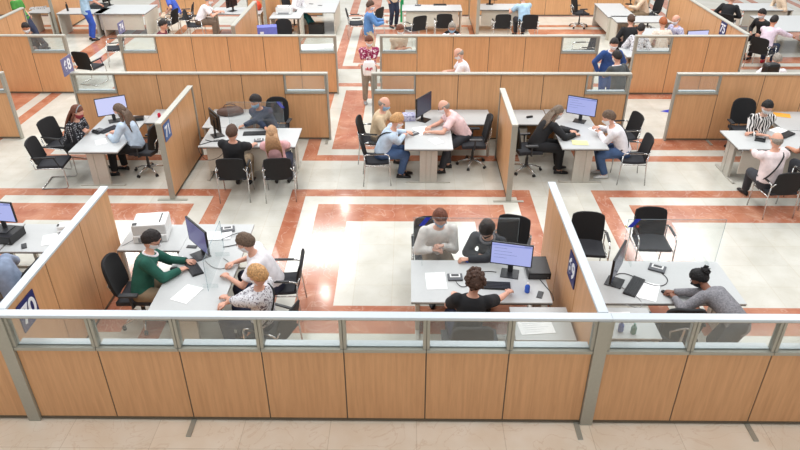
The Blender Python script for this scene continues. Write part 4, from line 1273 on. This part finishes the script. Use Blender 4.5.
paper('white papers under the hand of the bald old person', (.68, 9.15, 1.112), 10, .34, .26, lines=False)
person('person in royal blue suit and white mask with black hair standing in the aisle', None, -88, (614, 44), mode='stand', shirt='suitblue', pants='suitblue', haircol='dark', mask='white', tilt=18, collar='white', skin='fair')
person('person in dark grey suit seen from behind, in front of the blue suit person', None, 120, (617, 57), (('w', 4.45, 9.3, 1.1), None), mode='stand', shirt='suitgrey', pants='suitgrey', haircol='dark', mask='white', collar='white', tilt=20)
person('person in violet flowery top partly hidden behind the partition edge near the suits', (5.35, 9.15), 200, ('w', 5.2, 9.05), mode='stand', scale=.86, shirt='violet', sleeves='long', pants='taupe', hair='short', haircol='grey', mask='white') if False else None

# ======== row behind the farther partitions
cant(-8.58, 12.0, 76, 'empty black chair turned backwards at the lilac board 68')
vis(-8.55, 13.7, 200, 'black chair behind the empty one, left of board 74')
person('masked face peering over the far left partition window', None, -75, (26, 28), shirt='charcoal', pants='darkjean', haircol='dark', mask='white', skin='olive')
swi(-11.72, 13.75, -75, 'dark chair back above the far left partition')
make_desk(1.6, .7, 'white desk behind the far left partition window', (-9.9, 11.95, 0), 0)
bottle('dark bottle lying near the far left window desk', (-9.4, 12.05, D), 'black plastic', .14, 'black plastic')
slab('brown_bag', 'brown bag seen through the far left partition window', 'bag', (-10.15, 12.0, D), 10, (.4, .24, .22), 'brown leather', bevel=.05)
person('person in maroon top with dark curly hair and glasses behind the number 74 partition', None, 5, (163, 25), shirt='maroon', pants='darkjean', haircol='dark', glasses=True, skin='fair', mask=None)
side_table(-4.35, -3.5, 13.3, 13.9, 'white table under the blue box beyond the partition')
slab('file_box', 'blue violet box with white marks left of the dark chair', 'box', (-4.05, 13.6, .746), 12, (.55, .3, .38), 'blue box',
     lambda t: (lambda g: (g.bb(-.2, -.1, -.152, -.149, .2, .26), g.bb(.02, .16, -.152, -.149, .08, .13), g.build('white_marks', 'sign white', t)))(G()))
swi(-3.75, 14.3, -90, 'dark chair back beside the blue violet box')
make_desk(1.7, .8, 'white desk showing through the window right of the dark chair', (-2.85, 12.3, 0), 0)
paper('white sheet on the desk behind the window left of the magenta shirt person', (at(309, 47, D).x, at(309, 47, D).y, D), 5, .8, .5, lines=False)
paper('second white sheet behind the window, at its right side', (at(328, 46, D).x, at(328, 46, D).y, D), 0, .3, .4, lines=False)
person('person in beige top with auburn hair whose arms show through the window', None, -60, (400, 30), (('w', -.3, 12.4, .80), ('w', -.05, 12.55, .80)), shirt='beige', sleeves='short', pants='khaki', haircol='auburn', mask='white', skin='tan')
vis(-.42, 12.05, 120, 'brown looking chair back behind the window right of the magenta shirt person')
make_desk(2.0, .8, 'white desk hidden behind the middle far partition', (1.2, 12.0, 0), 0)
person('person with grey hair, glasses and blue mask looking over the middle far partition', None, -95, (452, 28), shirt='white', pants='darkjean', haircol='grey', mask='blue', glasses=True, skin='tan')
swi(1.18, 12.98, -92, 'black swivel chair under the person with glasses and blue mask beyond the middle partition')
vis(at(577, 44, .7).x + .2, at(577, 44, .7).y, 185, 'black chair showing through the window at the right end of the middle far partition')
make_desk(1.9, .85, 'white desk around which the cream blouse woman sits', (6.7, 12.35, 0), 0)
person('person with ginger hair in dotted cream blouse behind the right far partition window', None, 95, (663, 23), shirt='dot cream', sleeves='long', pants='khaki', hair='bob', haircol='ginger', female=True, mask='white')
person('person with dark hair in flowery top left of the ginger haired one', None, 60, (641, 29), shirt='bloom', pants='khaki', hair='short', haircol='dark', mask='white', female=True)
person('person with fair bald head right of the ginger haired one', None, 200, (676, 20), shirt='violet', pants='charcoal', hair='bald', haircol='grey', mask='white')
make_desk(1.6, .8, 'white desk in front of the bald person by the long side partition', (7.2, 14.45, 0), 0)
make_monitor('screen white', 'white screened monitor just above the right far partition', (7.75, 12.6, D + .001), -80, .62, .38, lines=False)

# ======== far row of desks along the top
def px_table(u, v, w, d, label, deg=0, modesty=None, **k):
    p = at(u, v, D); return make_desk(w, d, label, (p.x + w / 2, p.y + d / 2, 0), deg, modesty, leg_style='panel', **k)
px_table(27, 12.5, .72, .75, 'white table behind the green shirt person')
px_table(56, 13.5, 1.5, .8, 'white table left of the light blue shirt person')
make_desk(1.7, 1.3, 'white counter desk at the hands of the light blue shirt person', (-9.5, 17.3, 0), 0, modesty=-1, leg_style='panel')
pc_box('black machine on the counter desk before the light blue shirt person', (at(97, 9, D).x, at(97, 9, D).y + .2, D), 0, (.5, .4, .12))
make_monitor('screen dim', 'black monitor on the counter desk before the light blue shirt person', (at(108, 6, D).x, at(108, 6, D).y + .1, D + .001), 160, .5, .34, base='black plastic')
bottle('dark bottle upright on the table left of the light blue shirt person', (at(68, 11, D).x, at(68, 11, D).y, D), 'black plastic', .3, 'black plastic')
paper('black and white magazine on the table behind the green shirt person', (at(38, 8, D).x, at(38, 8, D).y, D), 20, .5, .4, mat='cloth zebra', lines=False, name='magazine', cat='magazine')
person('standing person in green shirt and dark jeans at the top left', (-11.9, 15.3), 0, ('w', -12.1, 15.4), mode='stand', shirt='grass', sleeves='short', pants='darkjean', haircol='dark', mask='white', feet=((-11.35, 15.0), (-11.45, 15.25)))
person('standing person in light blue shirt and royal blue jeans at the top left', (-10.35, 16.2), 40, ('w', -10.3, 16.35), (None, ('w', -9.95, 16.6, 1.0)), mode='stand', shirt='sky', sleeves='short', pants='royal', haircol='dark', mask='white')
vis(-7.9, 16.6, 170, 'black visitor chair left of the seated blue top person')
person('person in blue top seated on a black chair near the top left', (-7.8, 17.3), 190, ('w', -8.1, 17.4), shirt='cobalt', sleeves='short', pants='beige', haircol='brown', mask='white')
vis(-7.55, 17.35, 190, 'black visitor chair under the seated blue top person')
vis(-6.95, 16.35, 8, 'black visitor chair of the seated white shirt person near the orange bag')
person('seated person in white shirt and brown trousers near the orange bag', (-6.8, 16.4), 10, ('w', -6.45, 16.55), (('w', -6.15, 16.7, .82), ('w', -6.2, 16.5, .82)), shirt='white', sleeves='short', pants='brown', haircol='grey', mask='white')
make_desk(1.7, .9, 'white desk with a black monitor and an orange bag', (-5.7, 17.1, 0), 0, modesty=None, leg_style='T')
make_monitor('screen dim', 'black monitor between the white shirt person and the orange bag', (-5.85, 17.0, D + .001), 150, .5, .34, base='black plastic')
t = thing('tote_bag', 'bright orange bag on the far desk', 'bag', (-5.1, 17.2, D), 0)
g = G(); g.lathe((0, 0, 0), [(.12, 0.001), (.18, .05), (.19, .15), (.13, .25), (.05, .3)], 14); g.build('sack', 'orange bag', t, True)
g = G(); g.tube([(-.05, 0, .28), (-.03, 0, .36), (.03, 0, .36), (.05, 0, .28)], .01); g.build('handle', 'orange bag', t, True)
px_table(269, 18, 1.0, .8, 'white table carrying the small white printer at the top')
printer('small white printer on the far table near the top edge', (at(284, 14, D).x, at(284, 14, D).y + .1, D), 0, (.5, .4, .22))
person('person in teal trousers seated behind the far desk, head outside the photo', (-3.85, 17.6), -20, ('w', -3.7, 17.6), shirt='white', pants='teal', haircol='dark', mask='white', feet=((-3.15, 17.35), (-3.3, 17.3)))
swi(-3.95, 17.7, -20, 'black swivel chair of the teal trousers person')
px_table(296, 12.2, 1.28, 1.9, 'white desk with small black items right of the small white printer')
phone('small black phone on the desk right of the small white printer', (at(320, 5.5, D).x, at(320, 5.5, D).y, D), 80)
phone('black phone near the top edge right of the small white printer', (at(311, 4, D).x, at(311, 4, D).y, D), 80)
slab('waste_bin', 'black waste bin under the far desk by the teal trousers', 'bin', (-3.1, 16.95, 0), 0, (.5, .3, .36), 'black plastic')
vis(-1.75, 16.6, 8, 'empty black visitor chair left of the blue shirt person with phone')
vis(-1.2, 16.9, 150, 'second black visitor chair left of the blue shirt person with phone')
b_, i_ = person('standing person in denim blue shirt and sand trousers holding a phone', (-1.16, 13.75), 5, ('w', -1.1, 13.78), (('w', -.72, 13.95, 1.2), ('w', -.72, 13.7, 1.2)), mode='stand', shirt='denimshirt', pants='sand', haircol='brown', mask='white', shoes='tan leather')
w_ = i_['W'][1]
t = phone('black mobile phone in the hands of the denim blue shirt person', (w_.x + .13, w_.y + .02, w_.z + .03), 80)
person('standing person in dark jeans with black shoes at the top centre', (-.55, 17.9), -60, ('w', -.55, 17.95), mode='stand', shirt='beige', pants='darkjean', haircol='dark', mask='white')
px_table(402, 10.5, 2.0, .85, 'white desk behind the two black chairs at the top centre', modesty=-1)
keyboard('black keyboard on the far centre desk', (at(440, 5, D).x, at(440, 5, D).y, D), 0)
card_reader('small dark item on the far centre desk', (at(418, 5.5, D).x, at(418, 5.5, D).y, D), 0)
vis(.2, 15.9, 120, 'left black visitor chair of the two at the top centre')
vis(1.1, 16.2, 92, 'black visitor chair seen square from behind above the glasses person')
person('person in green at the left end of the far centre desk', (-.3, 17.0), 90, ('w', -.3, 17.1), shirt='green', pants='teal', haircol='dark', mask='white') if False else None
slab('green_banner', 'upright green panel left of the black chair at the top centre', 'panel', (at(402, 22, 0).x, at(402, 22, 0).y, 0), 0, (.12, .06, 1.0), 'green cloth')
px_table(478, 9.5, 1.75, .85, 'white desk right of the far middle side partition', modesty=-1)
make_monitor('screen dim', 'black monitor on the desk right of the far middle side partition', (at(490, 5, D).x, at(490, 5, D).y + .1, D), 80, .5, .34, base='black plastic')
vis(2.95, 16.15, 92, 'black visitor chair left of the pale blue shirt person at the top')
vis(3.8, 16.1, 90, 'black visitor chair of the pale blue shirt person at the top')
person('person in pale blue shirt seated with back to us at the top', (3.72, 16.4), 100, ('w', 3.65, 16.7), (('w', 3.3, 16.9, .82), ('w', 3.6, 17.0, .82)), shirt='sky', sleeves='short', pants='charcoal', haircol='grey', mask='white')
swi(5.85, 17.9, 10, 'empty black swivel chair at the top between the far desks')
make_desk(1.9, .9, 'white desk with a black monitor right of the empty black swivel chair', (6.8, 17.2, 0), 90, modesty=1, leg_style='panel')
make_monitor('screen dim', 'black monitor on the desk at the top right of centre', (at(630, 5, D).x, at(630, 5, D).y + .1, D), 170, .5, .34, base='black plastic')
px_table(617, 22, 1.7, .8, 'white side desk in front of the seated beige person near the top')
person('person in beige seated on a black chair near the top right', (7.9, 17.5), 190, ('w', 7.6, 17.5), (('w', 7.3, 17.4, .82), None), shirt='beige', pants='khaki', haircol='brown', mask='white', skin='tan')
swi(8.1, 17.55, 190, 'black chair under the beige person near the top right')
person('person with dark brown hair bent over beside the white side desk near the top', None, 95, (631, 20), shirt='black', pants='black', hair='short', haircol='brown', mask='white')
vis(6.4, 13.55, 95, 'black chair with chrome legs under the bent over person')

# ======== top right corner, beyond the long side partition
vis(10.05, 16.15, 60, 'black chair behind the black jacket person beyond partition 75')
person('person in black jacket seated beyond partition 75', (10.1, 16.3), 60, ('w', 10.25, 16.5), shirt='black', pants='black', haircol='dark', mask='white')
px_table(742, 10, 1.7, 1.0, 'white desk between the black jacket person and the beige scarf person', modesty=-1)
person('person in beige scarf at the top right desk', (12.5, 17.6), 185, ('w', 12.25, 17.5), shirt='beige', pants='black', haircol='brown', mask='white', female=True, hair='long')
vis(9.65, 14.5, 60, 'dark chair between partition 75 and the pinkish shirt person')
vis(9.98, 13.35, 40, 'black chair of the pinkish shirt person at the top right')
person('person in pinkish white shirt leaning over at the top right', (10.1, 13.5), 40, ('w', 10.3, 13.75), (('w', 10.95, 13.9, .8), ('w', 10.95, 13.7, .8)), shirt='lilac', pants='navy', haircol='dark', mask='white', skin='tan', shoes='red ink')
px_table(778, 31, 1.8, 1.9, 'white desk at the right edge near the pinkish shirt person', modesty=None)
vis(11.15, 12.2, 20, 'black chair cut by the right edge of the photo below the far white desk')
person('person with black backpack and light grey top near the right partition', (8.75, 10.2, .45), 80, ('w', 8.9, 10.5), shirt='violet' if False else 'white', pants='charcoal', haircol='grey', mask='white')
slab('backpack', 'black backpack of the person near the right partition', 'backpack', (8.55, 10.02, .72), 10, (.36, .24, .46), 'black plastic', bevel=.07)

person('person in black with dark hair between the two white desks beyond partition 75', None, 200, (762, 14), shirt='black', pants='black', haircol='dark', mask='white', lean=20)
GROUPS = dict(visitor_chair='black visitor chairs', swivel_chair='black swivel chairs', cantilever_chair='black cantilever chairs', desk='white desks',
    side_table='white side tables', monitor='computer monitors', keyboard='computer keyboards', paper_sheet='loose papers on the desks', person='people in the hall',
    mobile_phone='mobile phones', bottle='bottles', cable='cables on the desks', acrylic_screen='clear acrylic screens', office_partition='beech office partitions',
    card_reader='card readers', printer='printers', desktop_computer='desktop computers', computer_mouse='computer mice')
for o in list(bpy.data.objects):
    if o.parent is None and 'label' in o:
        gname = GROUPS.get(o.name.split('.')[0])
        if gname: o['group'] = gname
t = thing('floor_arrow', 'small blue arrow sticker on the cream floor between two partitions', 'sticker', (at(667, 112).x, at(667, 112).y, 0), 20)
g = G(); g.loft([[(-.12, .1, z), (.16, .12, z), (.1, -.16, z)] for z in (.001, .003)]); g.build('arrow_head', 'blue tape', t)
bake_all()
# ------------------------------------------------------------ light
def area(name, loc, size, power, color=(1, .97, .93), rot=(0, 0, 0), sy=None):
    l = bpy.data.lights.new(name, 'AREA'); l.energy = power; l.size = size; l.color = color
    if sy: l.shape = 'RECTANGLE'; l.size_y = sy
    o = bpy.data.objects.new(name, l); o.location = loc; o.rotation_euler = rot; COL.objects.link(o)
for x in (-11, -4, 3.5, 11):
    for y in (-1.2, 3.5, 11, 18.5):
        area('hall_light', (x, y, 9.5), 3.2, 120 if y < 0 else (222, 320, 430)[int(y // 7.5)], (.985, .99, 1))
for u, v in ((325, 293), (345, 207), (668, 152), (600, 28)):
    p = at(u, v, 0); d = p - CAM; k = 10 / -d.z
    area('hall_lamp', (p.x + d.x * k, p.y + d.y * k, 10), .22, 34)
w = bpy.data.worlds.new('world'); SC.world = w; w.use_nodes = True
bg = w.node_tree.nodes['Background']; bg.inputs['Color'].default_value = (.98, .985, 1.0, 1); bg.inputs['Strength'].default_value = .46
SC.view_settings.view_transform = 'Standard'; SC.view_settings.look = 'None'
SC.view_settings.exposure = 0.08; SC.view_settings.gamma = 1; SC.view_settings.use_curve_mapping = False
